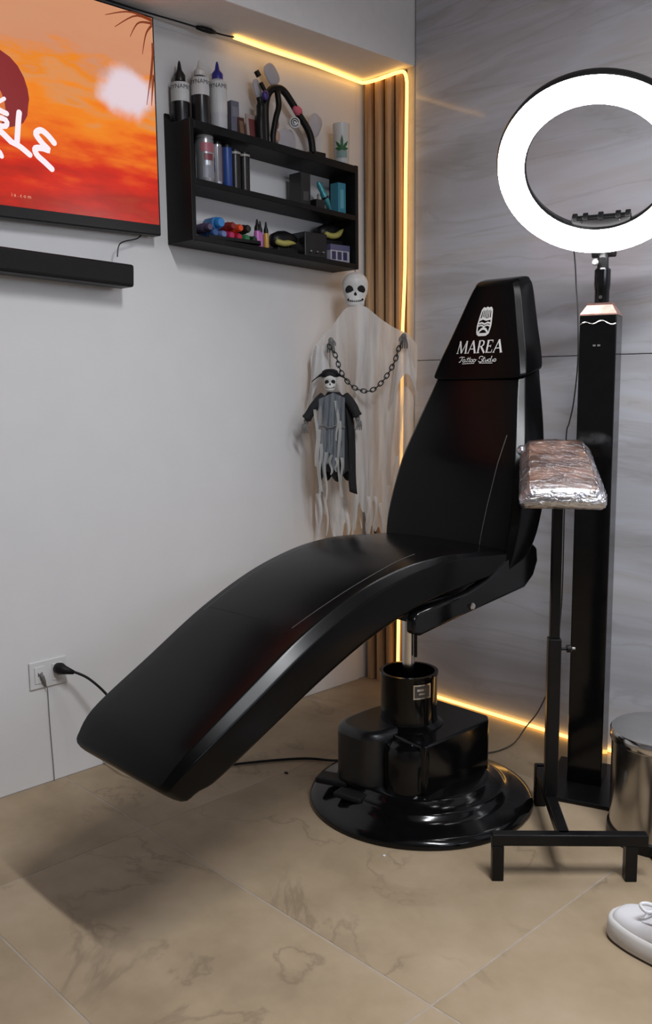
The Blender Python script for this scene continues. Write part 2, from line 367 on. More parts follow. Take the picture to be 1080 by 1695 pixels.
# seat and leg cushion: stations (Y, Z top, half width, thickness, edge radius)
ST = [(-1.652, 0.412, 0.188, 0.075, .016), (-1.60, 0.462, 0.203, 0.095, .020), (-1.45, 0.550, 0.207, 0.108, .025), (-1.29, 0.640, 0.211, 0.118, .027), (-1.13, 0.707, 0.214, 0.118, .026),
      (-0.98, 0.744, 0.217, 0.112, .023), (-0.86, 0.755, 0.220, 0.10, .018), (-0.76, 0.754, 0.222, 0.088, .014), (-0.62, 0.742, 0.222, 0.066, .012), (-0.50, 0.734, 0.220, 0.056, .012), (-0.43, 0.732, 0.21, 0.05, .012)]
S_ = spline(ST, 54)
def seat_frame(i):
    a = S_[max(0, i-1)]; b_ = S_[min(len(S_)-1, i+1)]
    t = Vector((0, b_[0]-a[0], b_[1]-a[1])).normalized(); return t, Vector((0, -t.z, t.y))
rings = []
for i, (y, z, hw, th, r) in enumerate(S_):
    t, n = seat_frame(i); C = Vector((XC, y, z))
    rings.append([C+Vector((a, 0, 0))+n*b_ for a, b_ in rrect(hw, 0.0, -th, r, 0.008)])
def endcap(rings, first=True, d=Vector((0,-1,0)), steps=((0.94, .008), (0.80, .014), (0.55, .017))):
    base = rings[0] if first else rings[-1]; c = sum(base, Vector())/len(base); ex = []
    for s, q in steps: ex.append([c+(p-c)*Vector((1-(1-s)*0.28, s, s))+d*q if True else p for p in base])
    return (list(reversed(ex))+rings) if first else (rings+ex)
def vm(a, b_): return Vector((a.x*b_[0], a.y*b_[1], a.z*b_[2]))
def endcap(rings, first, d, steps, sx=0.3):
    base = rings[0] if first else rings[-1]; c = sum(base, Vector())/len(base); ex = []
    for s, q in steps: ex.append([c+vm(p-c, (1-(1-s)*sx, s, s))+d*q for p in base])
    return (list(reversed(ex))+rings) if first else (rings+ex)
t0, n0 = seat_frame(0)
rings = endcap(rings, True, -t0, ((0.95, .008), (0.82, .015), (0.6, .019), (0.3, .021)))
MB().loft(rings).build('seat_cushion', LEATHER, ch, smooth=True, off=CO)
def seat_pt(x, y, up=0.0):
    for i in range(len(S_)-1):
        if S_[i][0] <= y <= S_[i+1][0]:
            u = (y-S_[i][0])/(S_[i+1][0]-S_[i][0]); z = S_[i][1]*(1-u)+S_[i+1][1]*u; hw = S_[i][2]; t, n = seat_frame(i)
            return Vector((XC+x, y, z))+n*(0.008*(1-(x/hw)**2)+up)
    return Vector((XC+x, y, S_[-1][1]))
for sx, y0, y1, b_ in ((0.145, -1.28, -0.86, 0.02), (-0.165, -1.30, -0.97, 0.0)):
    pts = [seat_pt(sx+b_*math.sin(PI*k/20), y0+(y1-y0)*k/20, -0.0002) for k in range(21)]
    MB().tube(pts, 0.0011, 5).build('seam', SEAM, ch, off=CO)
pts = [seat_pt(-0.17+0.34*k/16, -1.285, -0.0006) for k in range(17)]
MB().tube(pts, 0.0010, 5).build('seam', LEATHER, ch, off=CO)

# backrest, front line leaning back
FZ = [0.66, 0.70, 0.78, 0.97, 1.21, 1.50]; FYY = [-0.583, -0.575, -0.56, -0.508, -0.412, -0.318]
def fy(z): return lerp(z, FZ, FYY)
BK = [(0.675, 0.225, 0.11, .02), (0.74, 0.236, 0.13, .02), (0.83, 0.239, 0.135, .022), (0.94, 0.226, 0.125, .022), (1.03, 0.206, 0.115, .022), (1.10, 0.187, 0.105, .02), (1.16, 0.170, 0.095, .018), (1.215, 0.156, 0.085, .015)]
rings = []
for z, hw, th, r in spline(BK, 30):
    rings.append([Vector((XC+a, fy(z)+b_, z+0.28*b_)) for a, b_ in rrect(hw, 0.0, th, r, 0.012)])
rings = endcap(rings, False, Vector((0, 0.3, 1)), ((0.95, .004), (0.8, .008), (0.5, .010)))
MB().loft(rings).build('backrest', LEATHER, ch, smooth=True, off=CO)
sm = []
for k in range(24):
    z = 0.745+0.30*k/23; x = lerp(z, [0.74, 0.85, 0.97, 1.05], [0.135, 0.140, 0.150, 0.158])
    sm.append(Vector((XC+x, fy(z)-0.012*(1-(x/0.22)**2), z)))
MB().tube(sm, 0.0012, 5).build('seam', SEAM, ch, off=CO)
# headrest
HD = [(1.203, 0.160, 0.088, .015), (1.212, 0.166, 0.096, .015), (1.26, 0.153, 0.094, .015), (1.32, 0.132, 0.090, .015), (1.38, 0.112, 0.086, .015), (1.43, 0.096, 0.082, .015), (1.458, 0.086, 0.078, .015), (1.472, 0.079, 0.072, .015)]
HOFF = -0.010
def head_w(z): return lerp(z, [h[0] for h in HD], [h[1] for h in HD])
rings = []
for z, hw, th, r in spline(HD, 34):
    rings.append([Vector((XC+a, fy(z)+HOFF+b_, z+0.25*b_)) for a, b_ in rrect(hw, 0.0, th, r, 0.008)])
rings = endcap(rings, True, Vector((0, 0, -1)), ((0.96, .002), (0.7, .003)), 0.5)
rings = endcap(rings, False, Vector((0, 0.3, 1)), ((0.93, .006), (0.75, .011), (0.45, .014)))
hr = MB().loft(rings).build('headrest', HEADL, ch, smooth=True, off=CO)
def head_pt(x, z): return Vector((XC+x, fy(z)+HOFF-0.008*(1-(x/head_w(z))**2)-0.0012, z))
def head_print(strokes, name, x0, z0, sx, sz, label):
    mb = MB()
    for pts, wd in strokes:
        dense = []; ws = []
        wl_ = wd if isinstance(wd, (list, tuple)) else [wd]*len(pts)
        for i in range(len(pts)-1):
            for q in range(4): u = q/4; dense.append(tuple(a*(1-u)+b_*u for a, b_ in zip(pts[i], pts[i+1]))); ws.append(wl_[i]*(1-u)+wl_[i+1]*u)
        dense.append(pts[-1]); ws.append(wl_[-1])
        vs, fs = stroke2d(dense, ws)
        mb.add([head_pt(x0+a*sx, z0+b_*sz)-CO for a, b_ in vs], fs)
    o = mb.build(name, PRINT, hr); o['label'] = label; return o
LET = {'M': (1.22, [([(.12, 0), (.2, 1)], .08), ([(.18, 1), (.58, .03)], .17), ([(.58, .03), (.98, 1)], .08), ([(.97, 1), (1.05, 0)], .17), ([(0, .02), (.25, .02)], .05), ([(.9, .02), (1.2, .02)], .05)]),
       'A': (0.95, [([(.06, 0), (.43, 1)], .08), ([(.41, 1), (.84, 0)], .18), ([(.2, .34), (.66, .34)], .06), ([(-.03, .02), (.18, .02)], .05), ([(.7, .02), (.97, .02)], .05)]),
       'R': (0.88, [([(.16, 0), (.16, 1)], .17), ([(.1, .97), (.45, .97), (.62, .87), (.62, .66), (.45, .52), (.16, .51)], [.05, .07, .14, .14, .07, .05]), ([(.4, .5), (.84, 0)], .16), ([(.02, .02), (.32, .02)], .05)]),
       'E': (0.78, [([(.16, 0), (.16, 1)], .17), ([(.04, .97), (.63, .97)], .06), ([(.62, 1), (.62, .8)], .05), ([(.16, .52), (.48, .52)], .06), ([(.48, .62), (.48, .42)], .05), ([(.04, .03), (.66, .03)], .06), ([(.66, 0), (.69, .24)], .05)])}
st = []; cx = 0
for c in 'MAREA':
    wd, ss = LET[c]; st += [([(a+cx, b_) for a, b_ in pts], q) for pts, q in ss]; cx += wd+0.04
head_print(st, 'lettering', -0.083, 1.275, 0.166/cx, 0.037, 'white serif lettering MAREA')
def lp(cx, cy, rx, ry, a0=0, a1=360, n=10): return [(cx+rx*math.cos(R(a0+(a1-a0)*i/n)), cy+ry*math.sin(R(a0+(a1-a0)*i/n))) for i in range(n+1)]
sc = [([(0, .95), (.5, 1.1), (1.2, 1.0)], .13), ([(.75, 1.05), (.6, .5), (.3, 0), (.1, .1)], .14), (lp(1.15, .3, .25, .28), .13), ([(1.4, .55), (1.42, .05), (1.7, .1)], .12),
      ([(1.95, 1.0), (1.75, .1), (2.0, .05)], .12), ([(1.6, .68), (2.5, .75)], .10), ([(2.35, 1.0), (2.15, .1), (2.45, .05)], .12), (lp(2.75, .3, .24, .27), .13), (lp(3.3, .3, .24, .27), .13), ([(3.55, .4), (3.8, .5)], .1),
      (lp(4.6, .85, .38, .28, 20, 230), .14), (lp(4.55, .3, .38, .32, 70, -160), .14), ([(5.25, 1.0), (5.05, .1), (5.35, .05)], .12), ([(4.95, .7), (5.5, .75)], .10), ([(5.5, .5), (5.5, .1), (5.75, .05), (5.9, .5), (5.92, .05)], .12), (lp(6.3, .3, .24, .27), .13), ([(6.65, 1.15), (6.5, .1), (6.75, .05)], .12), ([(6.95, .5), (6.88, .05), (7.1, .1)], .12), (lp(7.35, .3, .22, .27), .13), ([(0.9, -.3), (3.4, -.22)], .12), ([(4.4, -.22), (7.0, -.25)], .12)]
head_print(sc, 'script_lettering', -0.068, 1.249, 0.0178, 0.0145, 'small white brush script under the large lettering')
em = [([(-.5, .02), (-.56, .3), (-.5, .62), (-.42, .92), (-.3, 1.0), (-.12, .96), (0, 1.02), (.12, .96), (.3, 1.0), (.42, .92), (.5, .62), (.56, .3), (.5, .02), (.3, -.06), (-.3, -.06), (-.5, .02)], .12)]
for k in range(5): em.append(([(-.3+.15*k, .62), (-.26+.13*k, .92)], .07))
em += [([(-.48, .54), (-.2, .60), (.1, .54), (.48, .58)], .10), ([(-.52, .38), (-.25, .42), (0, .36), (.25, .42), (.52, .38)], .07), ([(-.52, .28), (-.25, .32), (0, .26), (.25, .32), (.52, .28)], .06), ([(-.4, .02), (-.2, .15), (.0, .19), (.2, .15), (.4, .02)], .10)]
head_print(em, 'emblem', 0.0, 1.333, 0.042, 0.072, 'white barrel-shaped wave emblem')

# hinge brackets, under-seat frame, column
BR = [(-.956, .622), (-.93, .634), (-.86, .640), (-.74, .652), (-.66, .672), (-.57, .712), (-.515, .742), (-.45, .744), (-.425, .728), (-.420, .690), (-.44, .650), (-.482, .622), (-.60, .610), (-.737, .596), (-.93, .574), (-.956, .584)]
for s in (1, -1):
    a, b_ = sorted((XC+s*0.198, XC+s*0.226))
    br = MB().prism(BR, 0, a, b_).build('hinge_bracket', GLOSS, ch, bevel=0.007, seg=3, off=CO, smooth=True, auto=40)
    MB().lathe([(0.004, 0), (0.0095, 0.0), (0.0095, 0.006), (0.007, 0.009)], 12, (XC+s*0.226, -0.729, 0.614), (s, 0, 0)).build('bolt', CHROME, br, off=CO)
MB().box((XC-0.19, -0.93, 0.60), (XC+0.19, -0.50, 0.645)).build('seat_frame', SATIN, ch, bevel=0.006, off=CO)
MB().lathe([(0.045, 0.575), (0.06, 0.60), (0.06, 0.61)], 20, (0.826, -0.69, 0)).build('mounting_flange', SATIN, ch, off=CO)
MB().lathe([(0.0185, 0.25), (0.0185, 0.60)], 20, (0.824, -0.69, 0)).build('piston', CHROME, ch, smooth=True, off=CO, auto=40)
MB().lathe([(0.005, 0.42), (0.005, 0.60)], 8, (0.851, -0.69, 0)).build('guide_rod', SATIN, ch, off=CO)
MB().lathe([(0.10, 0.205), (0.098, 0.225), (0.084, 0.235), (0.081, 0.25), (0.081, 0.362), (0.084, 0.368), (0.084, 0.376), (0.074, 0.376), (0.072, 0.33), (0.03, 0.32)], 40, (0.826, -0.69, 0)).build('pump_tube', GLOSS, ch, smooth=True, off=CO, auto=35)
# maker's plate curved on the tube, facing the camera
np_ = MB()
def tube_pt(a, z, r): return Vector((0.826+r*math.cos(a), -0.69+r*math.sin(a), z))
np_.grid(lambda u, v: tube_pt(R(-40)+R(38)*u, 0.315+0.042*v, 0.0822), 6, 1)
pl = np_.build('maker_plate', mat('dull_plate', (0.10, 0.10, 0.10), 0.35, 0.7), ch, off=CO)
fr = MB()
for k, (u0, u1, v0, v1) in enumerate(((0, 1, 0, .1), (0, 1, .9, 1), (0, .06, 0, 1), (.94, 1, 0, 1), (.2, .8, .55, .7), (.3, .7, .3, .42))):
    fr.grid(lambda u, v: tube_pt(R(-40)+R(38)*(u0+(u1-u0)*u), 0.315+0.042*(v0+(v1-v0)*v), 0.0828), 5, 1)
fr.build('plate_print', STEEL, pl, off=CO)
# housing: motor lobe and pump block
blk = [(0.84, -0.80), (0.975, -0.805), (0.985, -0.795), (0.985, -0.52), (0.96, -0.49), (0.74, -0.49), (0.72, -0.52), (0.72, -0.70)]
MB().prism(blk, 2, 0.055, 0.222).build('pump_housing', GLOSS, ch, bevel=0.012, seg=3, off=CO, smooth=True, auto=40)
lobe = [(0.775+0.092*math.cos(a)*(abs(math.cos(a))**-.35 if abs(math.cos(a)) > .05 else 1), -0.755+0.125*math.sin(a)*(abs(math.sin(a))**-.35 if abs(math.sin(a)) > .05 else 1)) for a in [2*PI*k/28 for k in range(28)]]
MB().prism(lobe, 2, 0.06, 0.236).build('motor_cover', mat('black_cast_cover', (0.010, 0.0105, 0.011), 0.32, var=0.2), ch, bevel=0.022, seg=4, off=CO, smooth=True, auto=50)
MB().lathe([(0.072, 0.05), (0.072, 0.19), (0.066, 0.205), (0.05, 0.215)], 30, (0.905, -0.775, 0)).build('pump_lobe', GLOSS, ch, smooth=True, off=CO, auto=35)
MB().lathe([(0.318, 0.0), (0.322, 0.008), (0.318, 0.018), (0.300, 0.026), (0.262, 0.038), (0.245, 0.046), (0.240, 0.054), (0.230, 0.060), (0.205, 0.064), (0.198, 0.074), (0.185, 0.080), (0.0, 0.082)], 72, (0.858, -0.676, 0)).build('floor_disc', GLOSS, ch, smooth=True, off=CO, auto=50)
MB().obox((0.70, -0.87, 0.062), (0.9, 0.35, 0), (-.35, .9, 0), (0, 0, 1), 0.05, 0.028, 0.009).build('foot_pedal', RUBBER, ch, bevel=0.005, off=CO)
MB().obox((0.80, -0.905, 0.058), (0.95, 0.2, 0), (-.2, .95, 0), (0, 0, 1), 0.045, 0.022, 0.008).build('foot_pedal', RUBBER, ch, bevel=0.005, off=CO)
# mains cord from housing to wall socket
cp = spline([(0.682, -0.72, 0.11), (0.63, -0.70, 0.05), (0.52, -0.70, 0.012), (0.42, -0.76, 0.006), (0.30, -0.95, 0.006), (0.22, -1.15, 0.006), (0.17, -1.22, 0.05), (0.135, -1.225, 0.16), (0.105, -1.24, 0.245), (0.075, -1.29, 0.315), (0.045, -1.335, 0.345), (0.030, -1.352, 0.349)], 70)
pc = thing('mains_cable', 'black mains cable with a moulded plug in the lower left wall socket', 'cable', (0, 0, 0))
MB().tube(cp, 0.0042, 8).build('cable', RUBBER, pc, smooth=True)
MB().tube([(0.008, -1.359, 0.352), (0.022, -1.356, 0.352), (0.034, -1.350, 0.349), (0.052, -1.328, 0.340)], [0.016, 0.018, 0.014, 0.006], 12).build('plug', RUBBER, pc, smooth=True)

# ------------------------------------------------------------------ television and soundbar
def screen_mat():
    m, nt, b = nt_new('sunset_screen'); N = nt.nodes.new; L = nt.links.new
    tc = N('ShaderNodeTexCoord'); sx = N('ShaderNodeSeparateXYZ'); L(tc.outputs['Object'], sx.inputs[0])
    mp = N('ShaderNodeMapping'); mp.inputs['Scale'].default_value = (1, 3.2, 13); mp.inputs['Rotation'].default_value = (R(-6), 0, 0); L(tc.outputs['Object'], mp.inputs[0])
    n = N('ShaderNodeTexNoise'); n.inputs['Scale'].default_value = 1.6; n.inputs['Detail'].default_value = 4; L(mp.outputs[0], n.inputs['Vector'])
    m1 = N('ShaderNodeMath'); m1.operation = 'MULTIPLY_ADD'; m1.inputs[1].default_value = 0.42; L(n.outputs[0], m1.inputs[0]); L(sx.outputs[2], m1.inputs[2])
    m2 = N('ShaderNodeMath'); m2.operation = 'SUBTRACT'; m2.inputs[1].default_value = 0.145; L(m1.outputs[0], m2.inputs[0])
    m3 = N('ShaderNodeMath'); m3.operation = 'DIVIDE'; m3.inputs[1].default_value = 0.585; L(m2.outputs[0], m3.inputs[0])
    r = N('ShaderNodeValToRGB'); e = r.color_ramp.elements
    e[0].position = 0.0; e[0].color = (*srgb(178, 62, 34), 1); e[1].position = 1.0; e[1].color = (*srgb(214, 150, 112), 1)
    for p_, c in ((0.14, (176, 40, 28)), (0.30, (216, 46, 26)), (0.40, (232, 82, 28)), (0.52, (246, 124, 34)), (0.62, (248, 140, 40)), (0.70, (226, 150, 92)), (0.78, (240, 138, 36)), (0.88, (214, 146, 110))):
        k = e.new(p_); k.color = (*srgb(*c), 1)
    L(m3.outputs[0], r.inputs[0])
    # white cloud at the right
    cm = N('ShaderNodeMapping'); cm.inputs['Location'].default_value = (0, 0.095/0.10, -0.365/0.075); cm.inputs['Scale'].default_value = (0, 1/0.10, 1/0.075); L(tc.outputs['Object'], cm.inputs[0])
    ln = N('ShaderNodeVectorMath'); ln.operation = 'LENGTH'; L(cm.outputs[0], ln.inputs[0])
    n2 = N('ShaderNodeTexNoise'); n2.inputs['Scale'].default_value = 11; n2.inputs['Detail'].default_value = 3; L(tc.outputs['Object'], n2.inputs['Vector'])
    a = N('ShaderNodeMath'); a.operation = 'MULTIPLY_ADD'; a.inputs[1].default_value = 1.1; L(n2.outputs[0], a.inputs[0]); L(ln.outputs['Value'], a.inputs[2])
    mr = N('ShaderNodeMapRange'); mr.interpolation_type = 'SMOOTHSTEP'; mr.inputs[1].default_value = 1.75; mr.inputs[2].default_value = 1.15; mr.inputs[3].default_value = 0; mr.inputs[4].default_value = 1; L(a.outputs[0], mr.inputs[0])
    mix = N('ShaderNodeMix'); mix.data_type = 'RGBA'; L(mr.outputs[0], mix.inputs[0]); L(r.outputs[0], mix.inputs[6]); mix.inputs[7].default_value = (*srgb(234, 214, 222), 1)
    L(mix.outputs[2], b.inputs['Emission Color']); setp(b, col=(0, 0, 0), ems=0.92, rough=0.25, spec=0.3); return m
TVY, TVZ = -0.9715, 1.677
tv = thing('television', 'wide wall television showing an orange sunset with white brush lettering', 'television', (0.02, -1.53, 1.645))
TO = Vector((0.02, -1.53, 1.645))
MB().box((0.022, -2.092, 1.645), (0.058, -0.965, 2.276)).build('body', BLKPLA, tv, bevel=0.004, off=TO)
MB().box((0.004, -1.8, 1.75), (0.024, -1.25, 2.1)).build('wall_bracket', BLKPLA, tv, bevel=0.004, off=TO)
so = Vector((0.0585, TVY, TVZ))
scr = MB().box((0.057, -2.086, TVZ), (0.0588, TVY, 2.270)).build('screen', screen_mat(), tv, off=so); scr.location = so-TO
def on_screen(strokes, name, m, label, x=0.0592):
    mb = MB()
    for pts, wd in strokes:
        vs, fs = stroke2d(pts, wd); mb.add([(x-so.x, a-so.y, b_-so.z) for a, b_ in vs], fs)
        if not isinstance(wd, list):
            for e_ in (pts[0], pts[-1]): mb.add([(x-so.x, e_[0]+wd/2*math.cos(2*PI*k/12)-so.y, e_[1]+wd/2*math.sin(2*PI*k/12)-so.z) for k in range(12)], [tuple(range(12))])
    o = mb.build(name, m, scr); o['label'] = label; return o
def poly_on(poly, name, m, label, x):
    o = MB().add([(x-so.x, a-so.y, b_-so.z) for a, b_ in poly], [tuple(range(len(poly)))]).build(name, m, scr); o['label'] = label; return o
poly_on([(-1.60, 1.90), (-1.585, 2.0), (-1.54, 2.065), (-1.49, 2.084), (-1.452, 2.074), (-1.425, 2.062), (-1.404, 2.044), (-1.388, 2.018), (-1.379, 1.99), (-1.376, 1.965), (-1.380, 1.945), (-1.384, 1.92), (-1.396, 1.90), (-1.41, 1.89), (-1.44, 1.88), (-1.56, 1.87)],
        'dark_hair_print', emis('print_hair', srgb(138, 26, 28), 0.9), 'dark red rounded hair shape', 0.05895)
poly_on([(-1.55, 1.89), (-1.54, 1.97), (-1.51, 2.0), (-1.475, 1.99), (-1.455, 1.968), (-1.447, 1.945), (-1.445, 1.92), (-1.46, 1.885)], 'face_print', emis('print_face', srgb(226, 120, 48), 0.9), 'orange patch inside the hair shape', 0.0591)
LW = emis('print_white', srgb(250, 236, 242), 1.0)
on_screen([(spline([(-1.407, 1.924), (-1.411, 1.90), (-1.418, 1.846)], 8), 0.0155), (spline([(-1.430, 1.843), (-1.41, 1.836), (-1.383, 1.819)], 8), 0.0155),
           (spline([(-1.309, 1.862), (-1.328, 1.880), (-1.347, 1.889), (-1.362, 1.877), (-1.345, 1.856), (-1.326, 1.840), (-1.345, 1.842), (-1.366, 1.838), (-1.362, 1.822), (-1.34, 1.806), (-1.320, 1.791)], 40), 0.0165),
           (spline([(-1.475, 1.925), (-1.455, 1.918), (-1.443, 1.915)], 6), 0.014), (spline([(-1.475, 1.902), (-1.446, 1.898), (-1.448, 1.882), (-1.48, 1.88)], 10), 0.014), (spline([(-1.49, 1.878), (-1.465, 1.868), (-1.435, 1.845)], 8), 0.0165),
           (spline([(-1.475, 1.935), (-1.46, 1.943), (-1.447, 1.952)], 6), 0.010), (spline([(-1.478, 1.818), (-1.468, 1.812), (-1.464, 1.803)], 5), 0.013)], 'brush_lettering', LW, 'white brush-painted letters')
mb = MB(); vs, fs = text2d('i a . c o m'); mb.add([(0.0592-so.x, -1.414+a*0.0098-so.y, 1.703+b_*0.0098-so.z) for a, b_ in vs], fs)
mb.build('small_lettering', emis('print_pink', srgb(244, 170, 140), 0.9), scr)['label'] = 'tiny pale letters near the bottom edge'
pm = []; random.seed(3)
for (y0, z0, y1, z1, y2, z2) in ((-0.972, 2.262, -1.03, 2.262, -1.10, 2.215), (-0.972, 2.255, -1.02, 2.245, -1.05, 2.20), (-0.973, 2.25, -0.995, 2.22, -1.01, 2.16), (-0.973, 2.20, -0.976, 2.14, -0.985, 2.07), (-0.973, 2.17, -0.985, 2.10, -1.001, 2.02), (-0.973, 2.11, -0.980, 2.06, -0.984, 2.02), (-0.973, 2.265, -1.05, 2.268, -1.13, 2.24)):
    pm.append((spline([(y0, z0), (y1, z1), (y2, z2)], 10), [0.007*(1-k/10)+0.001 for k in range(10)]))
on_screen(pm, 'palm_leaf_print', emis('print_palm', srgb(132, 58, 30), 0.85), 'brown palm leaf tips in the upper right corner', 0.0591)
sb = thing('soundbar', 'long black soundbar mounted on the wall under the television', 'soundbar', (0.01, -1.55, 1.50), (R(-2.4), 0, 0))
MB().box((0.012, -0.46, 0.0), (0.085, 0.46, 0.066)).build('cabinet', BLKPLA, sb, bevel=0.008, seg=3)
MB().box((0.08, -0.45, 0.008), (0.0868, 0.452, 0.058)).build('grille', mat('soundbar_cloth', (0.006, 0.006, 0.0065), 0.9, bump=0.4, scale=400), sb, bevel=0.002)
MB().box((0.0, -0.2, 0.01), (0.014, 0.2, 0.05)).build('wall_mount', BLKPLA, sb)
tag(MB().tube(spline([(0.03, -1.02, 1.645), (0.035, -1.04, 1.632), (0.04, -1.085, 1.620), (0.045, -1.108, 1.605), (0.045, -1.115, 1.572)], 20), 0.0018, 6).build('audio_cable', BLKPLA, None, smooth=True), 'thin dark cable drooping from the television to the soundbar', 'cable')

# ------------------------------------------------------------------ wall socket and pencil-thin surface wire
ou = thing('wall_socket', 'white double wall socket near the floor at the left', 'socket', (0, -1.387, 0.342))
MB().box((0.0, -0.06, -0.042), (0.006, 0.06, 0.042)).build('cover_plate', WHITEP, ou, bevel=0.003)
for s in (-1, 1):
    so_ = MB().box((0.005, s*0.028-0.017, -0.026), (0.0085, s*0.028+0.017, 0.026)).build('outlet', WHITEP, ou, bevel=0.003)
    for q in (-1, 1): MB().box((0.0082, s*0.028+q*0.006-0.0012, -0.004), (0.009, s*0.028+q*0.006+0.0012, 0.008)).build('slot', HOLE, so_)
sw = thing('surface_wire', 'thin grey wire dropping from the socket to the floor', 'wire', (0, 0, 0))
MB().tube(spline([(0.010, -1.412, 0.338), (0.013, -1.405, 0.322), (0.010, -1.397, 0.30), (0.004, -1.392, 0.28), (0.003, -1.391, 0.2), (0.003, -1.389, 0.12), (0.003, -1.387, 0.05), (0.003, -1.386, 0.001)], 40), 0.0013, 5).build('wire', mat('grey_wire', (0.16, 0.155, 0.15), 0.6), sw)
MB().tube([(0.004, -1.44, 0.301), (0.004, -1.40, 0.302), (0.004, -1.375, 0.303)], 0.0012, 5).build('cross_wire', MATS['grey_wire'], sw)
MB().tube([(0.0085, -1.416, 0.347), (0.013, -1.411, 0.338), (0.013, -1.407, 0.325), (0.009, -1.40, 0.305)], [0.004, 0.0065, 0.006, 0.003], 8).build('small_plug', mat('grey_plug', (0.15, 0.145, 0.14), 0.6), sw)

# ------------------------------------------------------------------ black wall shelf
SHO = Vector((0.0, -0.903, 1.6306)); SLOPE = 0.048
sh = thing('wall_shelf', 'black three-tier open wall shelf crowded with tattoo supplies', 'shelf', SHO)
def slope(p): return Vector((p.x, p.y, p.z-SLOPE*p.y))
MB().prism([(0.001, 0), (.135, 0), (.135, .358), (.07, .358), (.035, .364), (.016, .380), (.010, .395), (0.001, .395)], 1, 0.0, 0.016).xform(slope).build('side_panel', BLKWOOD, sh, bevel=0.002)
MB().box((0.001, 0.712, 0), (0.135, 0.728, 0.358)).xform(slope).build('side_panel', BLKWOOD, sh, bevel=0.002)
for z0, z1 in ((0.0, 0.018), (0.168, 0.186), (0.330, 0.356)):
    MB().box((0.001, 0.016, z0), (0.135, 0.712, z1)).xform(slope).build('shelf_board', BLKWOOD, sh, bevel=0.002)
H1, H2, H3 = 0.0185, 0.1865, 0.3565
def on_shelf(name, label, cat, x, y, h, group=None, rz=0.0):
    o = thing(name, label, cat, SHO + slope(Vector((x, y+0.013, h+0.0008))), (0, 0, 0), group)
    o.rotation_euler = (0, 0, rz); return o
def col(name, r, g_, b_, rough=0.4, **k): return mat(name, srgb(r, g_, b_), rough, **k)
BLKINK = col('black_ink_plastic', 22, 22, 24, 0.3)
LABELW = col('white_label', 196, 196, 196, 0.5)
def label_wrap(parent, name, m, r, z0, z1, a0=-140, a1=60, n=14):
    return MB().grid(lambda u, v: (r*math.cos(R(a0+(a1-a0)*u)), r*math.sin(R(a0+(a1-a0)*u)), z0+(z1-z0)*v), n, 1).build(name, m, parent)
def wrap_text(parent, body, m, r, z, hgt, mid=-34):
    vs, fs = text2d(body); mb = MB()
    mb.add([(r*math.cos(R(mid)+a*hgt/r), r*math.sin(R(mid)+a*hgt/r), z+b_*hgt) for a, b_ in vs], fs)
    return mb.build('lettering', m, parent)
TXT = col('label_black_text', 18, 18, 20, 0.6)
def ink_bottle(label, x, y, r, hb, body, cap, htip, lab, ltxt):
    o = on_shelf('ink_bottle', label, 'bottle', x, y, H3, 'tall ink bottles on the shelf top')
    MB().lathe([(r*.94, 0), (r, .004), (r, hb-.02), (r*.93, hb-.010), (r*.6, hb), (r*.42, hb+.002)], 24).build('body', body, o, smooth=True, auto=40)
    c = htip-hb
    MB().lathe([(r*.62, hb), (r*.64, hb+c*.30), (r*.48, hb+c*.42), (r*.28, hb+c*.55), (r*.15, hb+c*.9), (r*.08, hb+c)], 18).build('cap', cap, o, smooth=True, auto=40)
    z0, z1 = lab
    l = label_wrap(o, 'label', LABELW, r+.0006, z0, z1)
    wrap_text(l, ltxt, TXT, r+.0010, z1-.020, .0125)
    return o
bo = ink_bottle('black ink bottle with black pointed cap at the left end of the shelf top', .032, .030, .0285, .135, BLKINK, BLKINK, .195, (.072, .128), 'DYNAMIC')
ink_bottle('black ink bottle with white label and white pointed cap on the shelf top', .060, .086, .0285, .158, BLKINK, col('white_cap', 200, 198, 195), .205, (.098, .150), 'DYNAMIC')
ink_bottle('white ink bottle with a blue pointed cap on the shelf top', .060, .155, .0285, .165, col('white_bottle', 190, 190, 192), col('blue_cap', 38, 36, 128), .219, (.06, .155), 'DYNAMIC')
o = on_shelf('grey_carton', 'small slim grey carton right of the white bottle', 'carton', .05, .222, H3)
MB().box((-.012, -.016, 0), (.012, .016, .118)).build('box', col('slate_card', 98, 98, 112), o, bevel=.001)
MB().box((.0118, -.012, .07), (.0125, .012, .10)).build('label', col('slate_label', 120, 118, 128), o)
def card(label, x, y, wd, hg, cols, lean):
    o = on_shelf('picture_card', label, 'card', x, y, H3, 'small picture cards leaning on the shelf top')
    MB().obox((0, 0, hg/2), (math.cos(lean), 0, math.sin(lean)), (0, 1, 0), (-math.sin(lean), 0, math.cos(lean)), .0015, wd/2, hg/2).build('sheet', cols[0], o)
    MB().obox((.002, 0, hg*.55), (math.cos(lean), 0, math.sin(lean)), (0, 1, 0), (-math.sin(lean), 0, math.cos(lean)), .0008, wd*.28, hg*.3).build('print', cols[1], o)
card('narrow dark brown picture card next to the slim grey carton', .065, .243, .028, .072, (col('umber_card', 70, 40, 36), col('umber_print', 120, 92, 70)), .12)
card('pinkish picture card with a red print behind the black ornament', .055, .298, .050, .095, (col('pale_rose_card', 166, 146, 140), col('red_print', 112, 60, 58)), .12)
